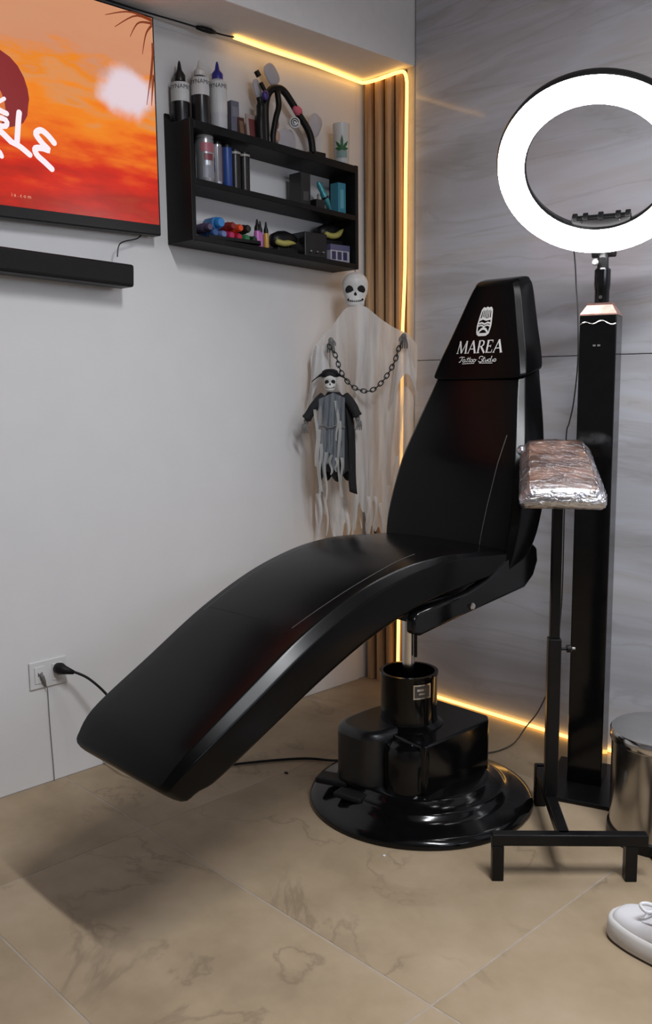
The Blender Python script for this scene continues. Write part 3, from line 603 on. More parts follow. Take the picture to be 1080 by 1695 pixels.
# black bent ornament
orn = on_shelf('bent_ornament', 'black bent-tube ornament with pale petals and a round white badge on the shelf top', 'ornament', .06, .44, H3)
Yo = .44
def oc(y, h, x=0.0): return (x, y-Yo, h-H3)
arm = spline([oc(.352, .359), oc(.350, .42), oc(.352, .50), oc(.372, .545), oc(.405, .560), oc(.435, .556), oc(.470, .526), oc(.505, .490), oc(.540, .455), oc(.558, .42), oc(.566, .36)], 50)
MB().tube(arm, [.0125]*50, 10).build('bent_arm', BLKPLA, orn, smooth=True)
MB().tube(spline([oc(.322, .359, .01), oc(.318, .42, .012), oc(.322, .48, .012), oc(.315, .512, .012)], 16), [.017]*8+[.015]*4+[.010]*4, 10).build('grip', BLKPLA, orn, smooth=True)
MB().tube(spline([oc(.395, .545, .012), oc(.398, .50, .014), oc(.385, .46, .014), oc(.372, .40, .012), oc(.375, .359, .01)], 20), .010, 8).build('inner_strut', BLKPLA, orn, smooth=True)
MB().tube(spline([oc(.307, .592, .01), oc(.318, .578, .01)], 6), .009, 8).build('clip', BLKPLA, orn, smooth=True)
MB().tube(spline([oc(.325, .560, .01), oc(.345, .535, .01), oc(.362, .53, .008)], 8), .007, 8).build('clip', BLKPLA, orn, smooth=True)
MB().tube(spline([oc(.418, .372, .012), oc(.43, .359, .012), oc(.50, .362, .012), oc(.545, .372, .008)], 16), .007, 8).build('lower_strut', BLKPLA, orn, smooth=True)
MB().box(oc(.545, .357, -.02), oc(.60, .378, .03)).build('foot', BLKPLA, orn, bevel=.003)
MB().box(oc(.30, .357, -.02), oc(.40, .364, .03)).build('foot', BLKPLA, orn, bevel=.002)
PET = col('pale_petal', 172, 168, 174, 0.6)
def petal(y, h, ry, rz_, x, tilt):
    pts = []
    for k in range(14):
        a = 2*PI*k/14; c, s_ = math.cos(a), math.sin(a); c = math.copysign(abs(c)**.7, c)*ry; s_ = math.copysign(abs(s_)**.7, s_)*rz_
        pts.append((y+c*math.cos(tilt)-s_*math.sin(tilt), h+c*math.sin(tilt)+s_*math.cos(tilt)))
    mb = MB(); rings = [[oc(y+(a-y)*k, h+(b_-h)*k, x+q) for a, b_ in pts] for k, q in ((.85, -.004), (1, -.001), (1, .001), (.85, .004))]
    mb.loft(rings).build('petal', PET, orn, smooth=True, auto=60)
petal(.392, .604, .036, .028, -.012, -.9); petal(.325, .545, .016, .030, -.008, .3); petal(.452, .402, .042, .036, -.010, .3); petal(.588, .478, .030, .040, -.014, -.5)
bd = MB().lathe([(.019, 0), (.019, .004), (.016, .006)], 20, oc(.466, .458, .016), (1, -.6, 0)).build('badge', LABELW, orn)
bn = Vector((1, -.6, 0)).normalized(); bs = Vector((.6, 1, 0)).normalized(); bc = Vector(oc(.466, .458, .016))
for rr in (.006, .0125):
    MB().tube([bc+bn*.0062+bs*(rr*math.cos(2*PI*k/16))+Vector((0, 0, 1))*(rr*math.sin(2*PI*k/16)) for k in range(13 if rr < .01 else 16)], .0016, 5).build('badge_ring', TXT, bd)
pk = MB().sphere(oc(.482, .502, .012), (.010, .020, .013), 10, 7)
random.seed(5); pk.xform(lambda p: p+Vector((random.uniform(-.003, .003), random.uniform(-.004, .004), random.uniform(-.004, .004)))).build('pink_rag', col('pink_rag', 196, 92, 112, .7), orn, smooth=True)
MB().sphere(oc(.335, .520, .02), (.010, .013, .016), 10, 7).build('purple_clip', col('violet_plastic', 62, 44, 120), orn, smooth=True)
for y, h, c in ((.392, .445, (150, 100, 84)), (.395, .405, (176, 140, 124)), (.372, .385, (190, 186, 184))):
    MB().sphere(oc(y, h, .006), (.006, .013, .02), 8, 6).build('charm', col('charm_%d' % c[0], *c, .6), orn, smooth=True)
# leaf tumbler
o = on_shelf('leaf_tumbler', 'frosted tumbler with a green leaf print at the right end of the shelf top', 'tumbler', .075, .690, H3)
fg, nt, b = nt_new('frosted_glass'); setp(b, col=(.62, .64, .64), rough=.35, alpha=.82)
MB().lathe([(.024, 0), (.026, .004), (.030, .148), (.027, .148), (.024, .01), (.01, .008)], 24).build('glass', fg, o, smooth=True, auto=40)
lf = MB(); GR = col('leaf_green', 24, 88, 46, .6)
for ang, ln_ in ((0, .052), (38, .040), (-38, .040), (75, .028), (-75, .028)):
    d = (math.sin(R(ang)), math.cos(R(ang))); q = (d[1], -d[0])
    P2 = [(d[0]*ln_*u+q[0]*wd, d[1]*ln_*u+q[1]*wd) for u, wd in ((0, 0), (.3, .0045), (.6, .0048), (1, 0), (.6, -.0048), (.3, -.0045))]
    rr = .0302
    lf.add([((rr-.001+.001)*math.cos(R(-40)+a/rr), rr*math.sin(R(-40)+a/rr), .055+b_) for a, b_ in P2], [(0, 1, 5), (1, 2, 4, 5), (2, 3, 4)])
lf.build('leaf_print', GR, o)
label_wrap(o, 'base_print', col('teal_grey_print', 120, 146, 144, .6), .0292, .03, .052, -80, 0)

# middle tier
def can(name, label, cat, x, y, h, r, hg, body, top, bands=(), grp='cans on the middle shelf', dome=True):
    o = on_shelf(name, label, cat, x, y, h, grp)
    MB().lathe([(r*.92, 0), (r, .003), (r, hg*.86), (r*.96, hg*.90)] if dome else [(r, 0), (r, hg*.9)], 22).build('body', body, o, smooth=True, auto=40)
    MB().lathe([(r*.96, hg*.90), (r*.97, hg*.93), (r*.86, hg*.98), (r*.5, hg)] if dome else [(r*1.04, hg*.88), (r*1.04, hg)], 22).build('cap', top, o, smooth=True, auto=40)
    for z0, z1, m, a0, a1 in bands: label_wrap(o, 'label', m, r+.0005, hg*z0, hg*z1, a0, a1)
    return o
SILV = col('silver_can', 176, 176, 180, .25, metal=.6); ROSE = col('rose_label', 168, 96, 108); NAVY = col('navy_label', 40, 50, 84)
can('spray_can', 'fat pale spray can with a rose label at the left of the middle shelf', 'can', .085, .078, H2, .029, .150, SILV, col('clear_cap', 170, 168, 168, .3), ((.62, .80, ROSE, -60, 40), (.45, .58, col('dark_red_label', 120, 50, 60), -40, 20), (.1, .35, col('grey_label', 140, 140, 150), -50, 40)))
can('spray_can', 'slim silver and navy can beside the fat pale can', 'can', .09, .122, H2, .016, .140, SILV, BLKPLA, ((.3, .6, NAVY, -130, -60), (.1, .85, col('dull_label', 110, 104, 116), -30, 40)))
can('spray_can', 'slim royal blue can between silver can and black jars', 'can', .09, .160, H2, .018, .138, col('royal_blue', 26, 62, 132), BLKPLA, ((.12, .9, col('lilac_label', 92, 84, 104), -140, -70),))
for k, (y, lab) in enumerate(((.196, 'left of two black jars with pale lid rims on the middle shelf'), (.234, 'right of two black jars with pale lid rims on the middle shelf'))):
    o = can('black_jar', lab, 'jar', .085, y, H2, .019, .125, BLKINK, BLKPLA, (), 'black jars on the middle shelf', False)
    MB().lathe([(.0205, .112), (.0205, .119)], 20).build('lid_rim', col('pale_rim', 150, 146, 140), o)
o = on_shelf('dark_carton', 'narrow black carton standing right of the empty gap on the middle shelf', 'carton', .07, .492, H2)
MB().box((-.03, -.022, 0), (.03, .022, .112)).build('box', BLKINK, o, bevel=.001)
MB().box((.0295, -.012, .02), (.0305, .012, .05)).build('label', col('dim_label', 60, 60, 62), o)
o = on_shelf('pen_machine', 'turquoise pen tattoo machine leaning in the middle shelf', 'tattoo machine', .085, .615, H2)
TQ = col('turquoise', 74, 150, 162, .3, metal=.4); d = Vector((0, -.065, .098)).normalized()
b0 = Vector((0, .012, .005))
MB().lathe([(.002, 0), (.006, .01), (.009, .03), (.012, .04), (.0125, .07), (.010, .075), (.011, .10), (.006, .112)], 16, b0, d).build('body', TQ, o, smooth=True, auto=30)
MB().lathe([(.0132, .052), (.0132, .058)], 16, b0, d).build('ring', BLKPLA, o)
MB().lathe([(.0015, -.004), (.0015, .002)], 8, b0, d).build('needle', CHROME, o)
o = on_shelf('turquoise_carton', 'turquoise carton standing at the right of the middle shelf', 'carton', .085, .662, H2)
MB().box((-.02, -.019, 0), (.02, .019, .108)).build('box', col('turquoise_card', 58, 128, 148, .5), o, bevel=.001)
MB().box((.0197, -.008, .02), (.0205, .008, .085)).build('label', col('turquoise_pale', 96, 160, 174, .5), o)
o = on_shelf('small_bottle', 'tiny dark bottle with a pale label between pen machine and turquoise carton', 'bottle', .055, .672, H2)
MB().lathe([(.010, 0), (.011, .003), (.011, .075), (.006, .085), (.006, .10)], 14).build('body', BLKINK, o, smooth=True, auto=40)
label_wrap(o, 'label', LABELW, .0114, .06, .073, -70, 10)
o = on_shelf('needle_box', 'small black box with a chrome tip beside the leaning pen machine', 'box', .10, .545, H2)
MB().box((-.018, -.02, 0), (.018, .02, .03)).build('box', BLKINK, o, bevel=.002)
MB().lathe([(.004, .03), (.004, .045), (.001, .052)], 10, (.005, 0, 0)).build('tip', CHROME, o)

# lower tier: ink bottles lying in a tray, caps outward
tr = on_shelf('ink_tray', 'low black tray under the lying ink bottles on the bottom shelf', 'tray', .08, .165, H1)
MB().box((-.04, -.105, 0), (.04, .105, .004)).box((-.04, -.105, 0), (-.037, .105, .014)).box((.037, -.105, 0), (.04, .105, .014)).build('tray', BLKPLA, tr)
HT = H1+.0045
inks = [('dusky purple', .068, .030, .015, (86, 74, 98)), ('steel blue', .088, .0165, .0155, (56, 86, 136)), ('bright sky blue', .112, .050, .020, (58, 130, 196)), ('pale lavender blue', .122, .0155, .0145, (104, 122, 170)),
        ('magenta', .153, .0165, .0155, (178, 38, 84)), ('brick red', .160, .047, .0145, (132, 42, 36)), ('crimson', .184, .0160, .015, (170, 28, 58)), ('orange', .190, .045, .0145, (214, 78, 40)), ('emerald green', .216, .0160, .015, (46, 112, 68)), ('black brown', .222, .047, .0155, (34, 30, 26)), ('dark forest green', .247, .0160, .0145, (22, 48, 34))]
for nm, y, h, r, c in inks:
    o = on_shelf('lying_ink_bottle', nm+' capped ink bottle lying among the bottles on the bottom shelf', 'bottle', .085, y, HT, 'ink bottles lying on the bottom shelf')
    m = col('ink_'+nm.replace(' ', '_'), *c, .35)
    MB().lathe([(r*.9, -.045), (r, -.04), (r, .008), (r*.7, .014)], 18, (0, 0, h), (1, 0, 0)).build('body', m, o, smooth=True, auto=40)
    MB().lathe([(r*.82, .012), (r*.80, .028), (r*.62, .033)], 18, (0, 0, h), (1, 0, 0)).build('cap', m, o, smooth=True, auto=40)
for nm, y, x, bc_, r in (('front pink ink bottle with a black pointed cap', .276, .095, (186, 106, 176), .0115), ('rear pink ink bottle with a black pointed cap', .301, .080, (178, 100, 170), .0095), ('mustard yellow ink bottle with a black pointed cap', .322, .085, (190, 146, 62), .0095)):
    o = on_shelf('small_ink_bottle', nm+' on the bottom shelf', 'bottle', x, y, H1, 'small upright ink bottles on the bottom shelf')
    MB().lathe([(r*.9, 0), (r, .003), (r, .05), (r*.8, .056)], 16).build('body', col('ink_'+str(bc_[1]), *bc_, .35), o, smooth=True, auto=40)
    MB().lathe([(r*.85, .055), (r*.85, .065), (r*.5, .075), (r*.22, .092)], 14).build('cap', BLKPLA, o, smooth=True, auto=40)
YEL = col('olive_yellow', 164, 156, 84, .5)
def machine(label, x, y, h, rz, rx):
    o = on_shelf('tattoo_machine', label, 'tattoo machine', x, y, h, 'black and yellow tattoo machines', rz)
    MB().loft([[Vector((a*q*.8, yy, .042+zz+b_*q)) for a, b_ in [(math.cos(2*PI*k/12), math.sin(2*PI*k/12)) for k in range(12)]] for yy, zz, q in ((-.062, 0, .004), (-.058, 0, .020), (-.03, .002, .030), (.0, .006, .030), (.03, .008, .022), (.055, .010, .010), (.06, .01, .003))]).build('body', BLKPLA, o, smooth=True)
    pts = spline([(.024, -.052, .036), (.028, -.02, .030), (.027, .01, .036), (.022, .032, .050), (.014, .052, .062)] if rx else [(.018, -.056, .036), (.027, -.03, .030), (.028, .0, .034), (.024, .03, .036)], 18)
    MB().tube(pts, [.004]+[.0105]*10+[.009, .008, .007, .006, .004, .003, .002], 8).build('yellow_grip', YEL, o, smooth=True)
    MB().box((-.02, -.045, 0), (.02, .045, .02)).build('stand', BLKPLA, o, bevel=.003)
    return o
machine('black tattoo machine with olive-yellow grip left of the dark power box on the bottom shelf', .075, .412, H1+.0005, 0, False)
machine('black tattoo machine with tapering yellow grip propped above the white sample box', .060, .645, H1+.0612, 0, True)
o = on_shelf('power_box', 'dark power box with small chrome knobs in the middle of the bottom shelf', 'power supply', .075, .530, H1)
MB().box((-.035, -.055, 0), (.035, .052, .085)).build('case', BLKINK, o, bevel=.004)
for q in (-.03, 0, .028): MB().lathe([(.005, 0), (.005, .006), (.003, .008)], 10, (.035, q, .02), (1, 0, 0)).build('knob', mat('dull_chrome', (.3, .3, .3), .3, 1.0), o)
o = on_shelf('sample_box', 'white and indigo window box at the right of the bottom shelf', 'box', .080, .648, H1)
MB().box((-.03, -.05, 0), (.03, .045, .046)).build('box', col('dull_white_card', 164, 164, 178, .5), o, bevel=.001)
INDI = col('indigo_print', 44, 42, 76, .5)
for q in (-.034, -.006, .022): MB().box((.0298, q-.010, .008), (.0306, q+.010, .036)).build('window_print', INDI, o)
MB().box((-.031, -.051, .040), (.031, .046, .060)).build('lid', col('indigo_grey_card', 84, 84, 116, .5), o, bevel=.001)

# ------------------------------------------------------------------ hanging ghost
GA = Vector((.7071, .7071, 0)); GN = Vector((.7071, -.7071, 0)); UP = Vector((0, 0, 1))
gh = thing('hanging_ghost', 'white gauze skull ghost with a black chain hanging in the corner', 'decoration', (.12, -.18, 1.58))
GO = Vector((.12, -.18, 1.58)); GB = Vector((.12, -.18, 0))
def gp(s, d, z): return GB+GA*s+GN*d+UP*z
def skull_mesh(c, sc, a=GA, n=GN):
    """skull in unit where height = 1: cranium, cheek taper and jaw; a lateral, n facing direction"""
    rows = [(-.50, .10, .10, .10), (-.48, .20, .17, .12), (-.42, .25, .22, .10), (-.30, .275, .25, .07), (-.20, .30, .28, .03), (-.10, .345, .32, .0), (.0, .365, .36, -.02), (.10, .375, .39, -.03), (.22, .37, .40, -.04), (.33, .33, .36, -.04), (.42, .25, .27, -.04), (.48, .14, .15, -.04), (.50, .04, .04, -.04)]
    mb = MB(); rings = []
    for z, rx, ry, fo in rows:
        ring = []
        for k in range(24):
            an = 2*PI*k/24; x = rx*math.cos(an); y = ry*math.sin(an)+fo
            if y > 0: # face side: sink sockets, nose ridge
                for ex in (-.15, .15):
                    q = math.exp(-(((x-ex)/.09)**2+((z-.02)/.09)**2)); y -= .10*q
                y -= .05*math.exp(-((x/.05)**2+((z+.13)/.06)**2))
                y += .03*math.exp(-(((abs(x)-.2)/.07)**2+((z+.12)/.06)**2))
            ring.append(c+a*(x*sc)+n*(y*sc)+UP*(z*sc))
        rings.append(ring)
    return mb.loft(rings)
def skull_parts(c, sc, parent, off, face=1.0):
    sk = skull_mesh(c, sc).build('skull', BONE, parent, smooth=True, off=off)
    for ex in (-1, 1):
        mb = MB().sphere((0, 0, 0), (1, 1, 1), 12, 8).xform(lambda p: c+GA*(ex*.15*sc+p.x*.135*sc)+GN*(.245*sc+p.y*.07*sc)+UP*(.01*sc+p.z*.12*sc+ex*p.x*-.03*sc))
        mb.build('eye_socket', HOLE, sk, smooth=True, off=off)
    MB().sphere((0, 0, 0), (1, 1, 1), 10, 6).xform(lambda p: c+GA*(p.x*.05*sc*(1.0-.5*p.z))+GN*(.27*sc+p.y*.05*sc)+UP*(-.135*sc+p.z*.06*sc)).build('nose_hole', HOLE, sk, smooth=True, off=off)
    pts = [c+GA*(x*sc)+GN*((.305-.9*x*x)*sc)+UP*((-.335+1.1*x*x)*sc) for x in [-.22+.44*k/12 for k in range(13)]]
    MB().tube(pts, [.030*sc]*13, 6).build('mouth_line', HOLE, sk, smooth=True, off=off)
    for k in range(-3, 4):
        x = k*.05; MB().obox(c+GA*(x*sc)+GN*((.312-.9*x*x)*sc)+UP*((-.315+1.1*x*x)*sc), GA, GN, UP, .018*sc, .02*sc, .03*sc).build('tooth', BONE, sk, off=off)
    return sk
SKC = gp(0.0, .045, 1.520)
skull_parts(SKC, .125, gh, GO)
MB().tube(spline([gp(0, .03, 1.578), gp(0.0, .035, 1.592), gp(.004, .04, 1.603), gp(.010, .045, 1.600), gp(.010, .045, 1.594)], 14), .0013, 5).build('hook', SATIN, gh, off=GO)
# robe: draped gauze sheet
s0, s1 = -.168, .222
def ztop(s): return lerp(s, [-.168, -.15, -.12, -.08, -.035, 0, .035, .09, .14, .19, .222], [1.285, 1.325, 1.36, 1.395, 1.452, 1.468, 1.458, 1.418, 1.388, 1.366, 1.325])
def zbot(s):
    return .665+.05*math.sin(s*37+1)+.035*math.sin(s*91)+.02*math.sin(s*210)+(.06 if s > .12 else 0)
def robe(u, v):
    s = s0+(s1-s0)*u; zt = ztop(s); z = zt+(zbot(s)-zt)*v
    d = .028+.055*math.exp(-(s/.07)**2)*(1-.35*v)+(.006+.013*min(1, v*2.2))*math.sin(s*62+1.5*math.sin(v*3))+.006*math.sin(s*140+v*4)*v
    d += .018*math.exp(-((abs(s-.02)-.16)/.04)**2)*(1-v)
    narrow = 1-.10*v
    return gp(s*narrow+.004*math.sin(v*9+s*30), max(d, .012), z)
MB().grid(robe, 110, 60).build('robe', GAUZE, gh, smooth=True, off=GO)
# loose tattered strips below and at the sides
random.seed(11)
for k in range(13):
    s = s0+.015+(s1-s0-.05)*k/12; zb = zbot(s)+.12; ln_ = random.uniform(.16, .23); wv = random.uniform(.008, .02); ph = random.uniform(0, 6)
    MB().grid(lambda u, v: gp(s*.9+(u-.5)*wv*(1-.7*v)+.006*math.sin(v*6+ph), .05+.006*math.sin(v*5+ph)+.004*math.sin(u*3), zb-ln_*v), 3, 14).build('tatter', GAUZE, gh, smooth=True, off=GO)
# gauze sleeves falling from the two hands
for sh_, dz in ((-.125, 1.355), (.175, 1.372)):
    def slv(u, v, sh_=sh_, dz=dz):
        a = (u-.5)*PI*1.3; r = .018+.030*v
        return gp(sh_+r*math.sin(a)*1.1, .062+r*math.cos(a)*.75+.004*math.sin(u*25), dz-.03-.24*v*(.75+.25*math.sin(u*9)))
    MB().grid(slv, 26, 16).build('sleeve', GAUZE, gh, smooth=True, off=GO)
# hands
GHAND = mat('grey_hand_plastic', (.16, .155, .15), .6)
def hand(c, sgn, out):
    h = MB().sphere((0, 0, 0), 1, 10, 6).xform(lambda p: c+GA*(p.x*.010)+GN*(p.y*.006)+UP*(p.z*.012)).build('hand', GHAND, gh, smooth=True, off=GO)
    for k in range(4):
        b0 = c+GA*((k-1.5)*.005)+UP*(-.008)+GN*.003
        MB().tube(spline([b0, b0+UP*(-.014)+GN*.006+GA*((k-1.5)*.002), b0+UP*(-.027)+GN*.002+GA*((k-1.5)*.003), b0+UP*(-.034)+GN*(-.003)+GA*((k-1.5)*.003)], 8), [.0034, .0032, .003, .003, .0028, .0026, .0022, .0015], 6).build('finger', GHAND, h, smooth=True, off=GO)
    MB().tube(spline([c+GA*(-sgn*.008), c+GA*(-sgn*.015)+UP*(-.008)+GN*.004, c+GA*(-sgn*.016)+UP*(-.018)+GN*.006], 6), [.0036, .0034, .003, .0028, .0024, .0016], 6).build('finger', GHAND, h, smooth=True, off=GO)
HL = gp(-.088, .105, 1.340); HR = gp(.170, .098, 1.352)
hand(HL, -1, 0); hand(HR, 1, 0)
# chain: links along a catenary, alternating orientation
ca = [(-.092, 1.318), (-.078, 1.300), (-.066, 1.272), (-.060, 1.248), (-.048, 1.222), (-.030, 1.196), (-.008, 1.176), (.020, 1.164), (.048, 1.162), (.074, 1.176), (.096, 1.198), (.114, 1.222), (.130, 1.250), (.142, 1.278), (.150, 1.305), (.162, 1.330)]
cs = spline([(a, b_) for a, b_ in ca], 400); L_ = [0]
for i in range(1, 400): L_.append(L_[-1]+math.hypot(cs[i][0]-cs[i-1][0], cs[i][1]-cs[i-1][1]))
pit = .0172; nl = int(L_[-1]/pit); CHM = mat('black_chain', (.010, .010, .011), .35)
for k in range(nl+1):
    i = min(range(400), key=lambda q: abs(L_[q]-k*pit)); i0, i1 = max(0, i-3), min(399, i+3)
    c = gp(cs[i][0], .128-.25*(abs(cs[i][0]-.04))**1.5, cs[i][1]); t = (GA*(cs[i1][0]-cs[i0][0])+UP*(cs[i1][1]-cs[i0][1])).normalized()
    nn = GN if k % 2 == 0 else t.cross(GN)
    nn = (nn-t*nn.dot(t)).normalized(); sd = t.cross(nn)
    pts = [c+t*(.0118*math.cos(2*PI*q/14))+sd*(.0070*math.sin(2*PI*q/14)) for q in range(14)]
    MB().tube(pts, .0021, 6, closed=True).build('chain_link', CHM, gh, smooth=True, off=GO)

# ------------------------------------------------------------------ small skeleton doll
SB = Vector((.145, -.318, 0)); sk_o = Vector((.145, -.318, 1.26))
dl = thing('skeleton_doll', 'small skull-faced doll in black hat and grey ragged gauze hanging before the ghost', 'decoration', sk_o)
def dp(s, d, z): return SB+GA*s+GN*d+UP*z
_gp = dp
DC = dp(-.012, .02, 1.196)
skull_parts(DC, .066, dl, sk_o)
# hat: wide curled brim with a low crown
hb = MB()
def brim(u, v):
    a = 2*PI*u; r = .020+.026*v; c2 = math.cos(a)**2
    return DC+GA*(r*(1.0+.42*c2)*math.cos(a))+GN*(-.004+r*.62*math.sin(a))+UP*(.020+.024*v*(1-c2)-.020*v*v*c2)
hb.grid(brim, 28, 5).build('hat_brim', BLACKCLOTH, dl, smooth=True, off=sk_o, solid=.003)
MB().loft([[DC+GA*(r*math.cos(2*PI*k/18))+GN*(-.004+r*.85*math.sin(2*PI*k/18))+UP*z for k in range(18)] for r, z in ((.030, .016), (.030, .030), (.027, .038), (.016, .044), (.003, .045))]).build('hat_crown', BLACKCLOTH, dl, smooth=True, off=sk_o)
# coat body
def coat(u, v):
    a = 2*PI*u; z = 1.160-.30*v; hw = lerp(v, [0, .12, .4, .7, 1], [.022, .048, .042, .050, .062]); dp_ = lerp(v, [0, .15, 1], [.014, .022, .020])
    return dp(hw*math.cos(a)+.010*v, .012+dp_*math.sin(a)+.004*math.sin(a*7)*v, z-.02*v*math.sin(a*5))
MB().grid(coat, 40, 22).build('coat', BLACKCLOTH, dl, smooth=True, off=sk_o)
MB().grid(lambda u, v: dp(.030+.028*u+.030*v+.006*math.sin(v*5), .020+.006*math.sin(u*5), 1.150-.345*v-.012*u), 6, 20).build('coat_tail', BLACKCLOTH, dl, smooth=True, off=sk_o, solid=.002)
for sg, pts in ((-1, [(-.035, .02, 1.145), (-.062, .03, 1.118), (-.085, .034, 1.085), (-.098, .034, 1.066)]), (1, [(.038, .02, 1.145), (.062, .032, 1.118), (.078, .036, 1.088), (.084, .036, 1.075)])):
    MB().tube(spline([dp(*q) for q in pts], 14), [.018]*4+[.017]*4+[.016]*3+[.017, .018, .016], 10).build('sleeve', BLACKCLOTH, dl, smooth=True, off=sk_o)
    hx = pts[-1]
    hc = dp(*hx); hh = MB().sphere((0, 0, 0), 1, 8, 6).xform(lambda p: hc+GA*(p.x*.009)+GN*(p.y*.006)+UP*(-.008+p.z*.012)).build('hand', GHAND, dl, smooth=True, off=sk_o)
    for k in range(4):
        b0 = hc+GA*((k-1.5)*.0045+sg*.004)+UP*(-.016)
        MB().tube(spline([b0, b0+UP*(-.016)+GA*(sg*.003)+GN*.003, b0+UP*(-.034)+GA*(-sg*.002+(k-1.5)*.003)], 6), [.003, .003, .0028, .0025, .002, .0012], 5).build('finger', GHAND, hh, smooth=True, off=sk_o)
# grey cheesecloth over the front
def gz(u, v):
    s = -.052+.092*u; zt = 1.158-.020*abs(u-.55)*2; zb = .905+.03*math.sin(u*17)+.02*math.sin(u*41)
    return dp(s*(1.0+.1*v)-.008*v, .046+.008*math.cos((u-.5)*3)+.005*math.sin(u*28+v*3), zt+(zb-zt)*v)
MB().grid(gz, 40, 30).build('cheesecloth', GREYGAUZE, dl, smooth=True, off=sk_o)
random.seed(4)
LTG = gauze_mat('pale_gauze_strip', (.55, .55, .53), .85, 90)
for k, (s, zt, ln_) in enumerate(((-.055, 1.03, .24), (-.048, .98, .17), (-.030, .95, .17), (.018, 1.06, .27), (.026, .93, .14), (-.012, .94, .07), (.008, .93, .05), (-.062, 1.10, .2), (.012, 1.13, .14))):
    ph = random.uniform(0, 6)
    MB().grid(lambda u, v: dp(s+(u-.5)*.011*(1-.5*v)+.004*math.sin(v*7+ph), .058+.004*math.sin(v*5+ph), zt-ln_*v), 2, 14).build('gauze_strip', LTG, dl, smooth=True, off=sk_o)
MB().tube([dp(-.05+.09*k/12, .062-.006*abs(k-6)/6, 1.040+.004*math.sin(k)) for k in range(13)], .0022, 6).build('waist_cord', GHAND, dl, smooth=True, off=sk_o)
MB().tube([DC+UP*.05, DC+UP*.075+GN*(-.02), DC+UP*.12+GN*(-.05)], .0008, 4).build('hanging_thread', SATIN, dl, off=sk_o)

# ------------------------------------------------------------------ ring light on a square column
BE = R(20.0)      # column front turned from -Y towards +X
cf = Vector((math.sin(BE), -math.cos(BE), 0)); cr_ = Vector((math.cos(BE), math.sin(BE), 0))
CP = Vector((1.150, -.25, 0))
rl = thing('ring_light', 'large glowing ring light tilted down on a tall black square column', 'lamp', CP)
MB().obox(CP+UP*.006+cf*.02, cr_, cf, UP, .105, .15, .006).build('base_plate', SATIN, rl, bevel=.003, off=CP)
MB().obox(CP+UP*(.012+.679), cr_, cf, UP, .050, .050, .679).build('column', GLOSS, rl, bevel=.003, off=CP)
def sq(h, z): return [CP+cr_*(a*h)+cf*(b_*h)+UP*z for a, b_ in ((-1, -1), (1, -1), (1, 1), (-1, 1))]
MB().loft([sq(.050, 1.370), sq(.049, 1.374), sq(.034, 1.398), sq(.034, 1.404), sq(.030, 1.404)]).build('column_cap', mat('copper_pink_metal', (.42, .25, .21), .3, .7, var=.2, scale=60), rl, off=CP)
MB().tube([CP+cf*.0505+cr_*(-.048+.096*k/14)+UP*(1.352+.004*math.sin(k*.9)-.006*abs(k-7)/7) for k in range(15)], .0016, 5).build('cap_wire', CHROME, rl, off=CP)
for k in (-1, 1): MB().obox(CP+cf*.0505+cr_*(k*.006-.002)+UP*1.288, cr_, cf, UP, .004, .0005, .0025).build('mark', mat('dim_mark', (.12, .12, .12), .5), rl, off=CP)
MB().lathe([(.020, 1.400), (.020, 1.44), (.0205, 1.441), (.022, 1.455), (.022, 1.495), (.018, 1.50)], 20, CP).build('chuck', GLOSS, rl, smooth=True, off=CP, auto=35)
MB().lathe([(.005, 0), (.005, .004)], 8, CP+cf*.020+UP*1.42, cf).build('screw', CHROME, rl, off=CP)
TI = R(43.58); rb = R(20.93)
rn = Vector((math.cos(TI)*math.sin(rb), -math.cos(TI)*math.cos(rb), -math.sin(TI)))
ru = Vector((math.sin(TI)*math.sin(rb), -math.sin(TI)*math.cos(rb), math.cos(TI))); rr_ = ru.cross(rn)*-1
rr_ = rn.cross(ru)
RC = Vector((1.2177, -.4238, 1.7224)); RO, RI = .2497, .179
def ring_mb(prof, n=96):
    rings = [[RC+(rr_*math.cos(2*PI*k/n)+ru*math.sin(2*PI*k/n))*r+rn*d for k in range(n)] for r, d in prof]
    rings.append(rings[0]); return MB().loft(rings, False)
ring_mb([(RO, -.004), (RO+.004, -.012), (RO, -.034), (RI+.005, -.034), (RI-.003, -.012), (RI, -.004)]).build('ring_housing', SATIN, rl, smooth=True, off=CP, auto=40)
ring_mb([(RO-.001, -.004), (RO-.003, .006), ((RO+RI)/2, .010), (RI+.003, .006), (RI+.001, -.004)]).build('ring_diffuser', emis('ring_white', (1.0, .975, .985), 26.0), rl, smooth=True, off=CP, auto=50)
# phone holder inside the ring and bracket below
hc = RC-ru*(RI-.004)-rn*.02
MB().obox(hc+ru*.012, rr_, ru, rn, .078, .016, .010).build('phone_holder', BLKPLA, rl, bevel=.004, off=CP)
for k in (-.07, -.045, 0, .04, .068): MB().obox(hc+rr_*k+ru*.030, rr_, ru, rn, .007, .005, .010).build('holder_clamp', BLKPLA, rl, bevel=.002, off=CP)
for k in (-.05, 0, .05): MB().lathe([(.0028, 0), (.0028, .003)], 8, hc+rr_*k+ru*.020+rn*.010, rn).build('screw', CHROME, rl, off=CP)
bt = RC-ru*(RO+.004)-rn*.018
MB().obox(bt-ru*.006, rr_, ru, rn, .033, .014, .012).build('tilt_bracket', BLKPLA, rl, bevel=.003, off=CP)
MB().tube([bt-ru*.012, CP+UP*1.525, CP+UP*1.495], [.014, .015, .016], 12).build('tilt_joint', BLKPLA, rl, off=CP)
MB().lathe([(.007, 0), (.009, .006), (.007, .014)], 12, CP+UP*1.515+cf*.012-cr_*.018, cf).build('tilt_knob', mat('pale_knob', (.35, .35, .35), .4), rl, off=CP)

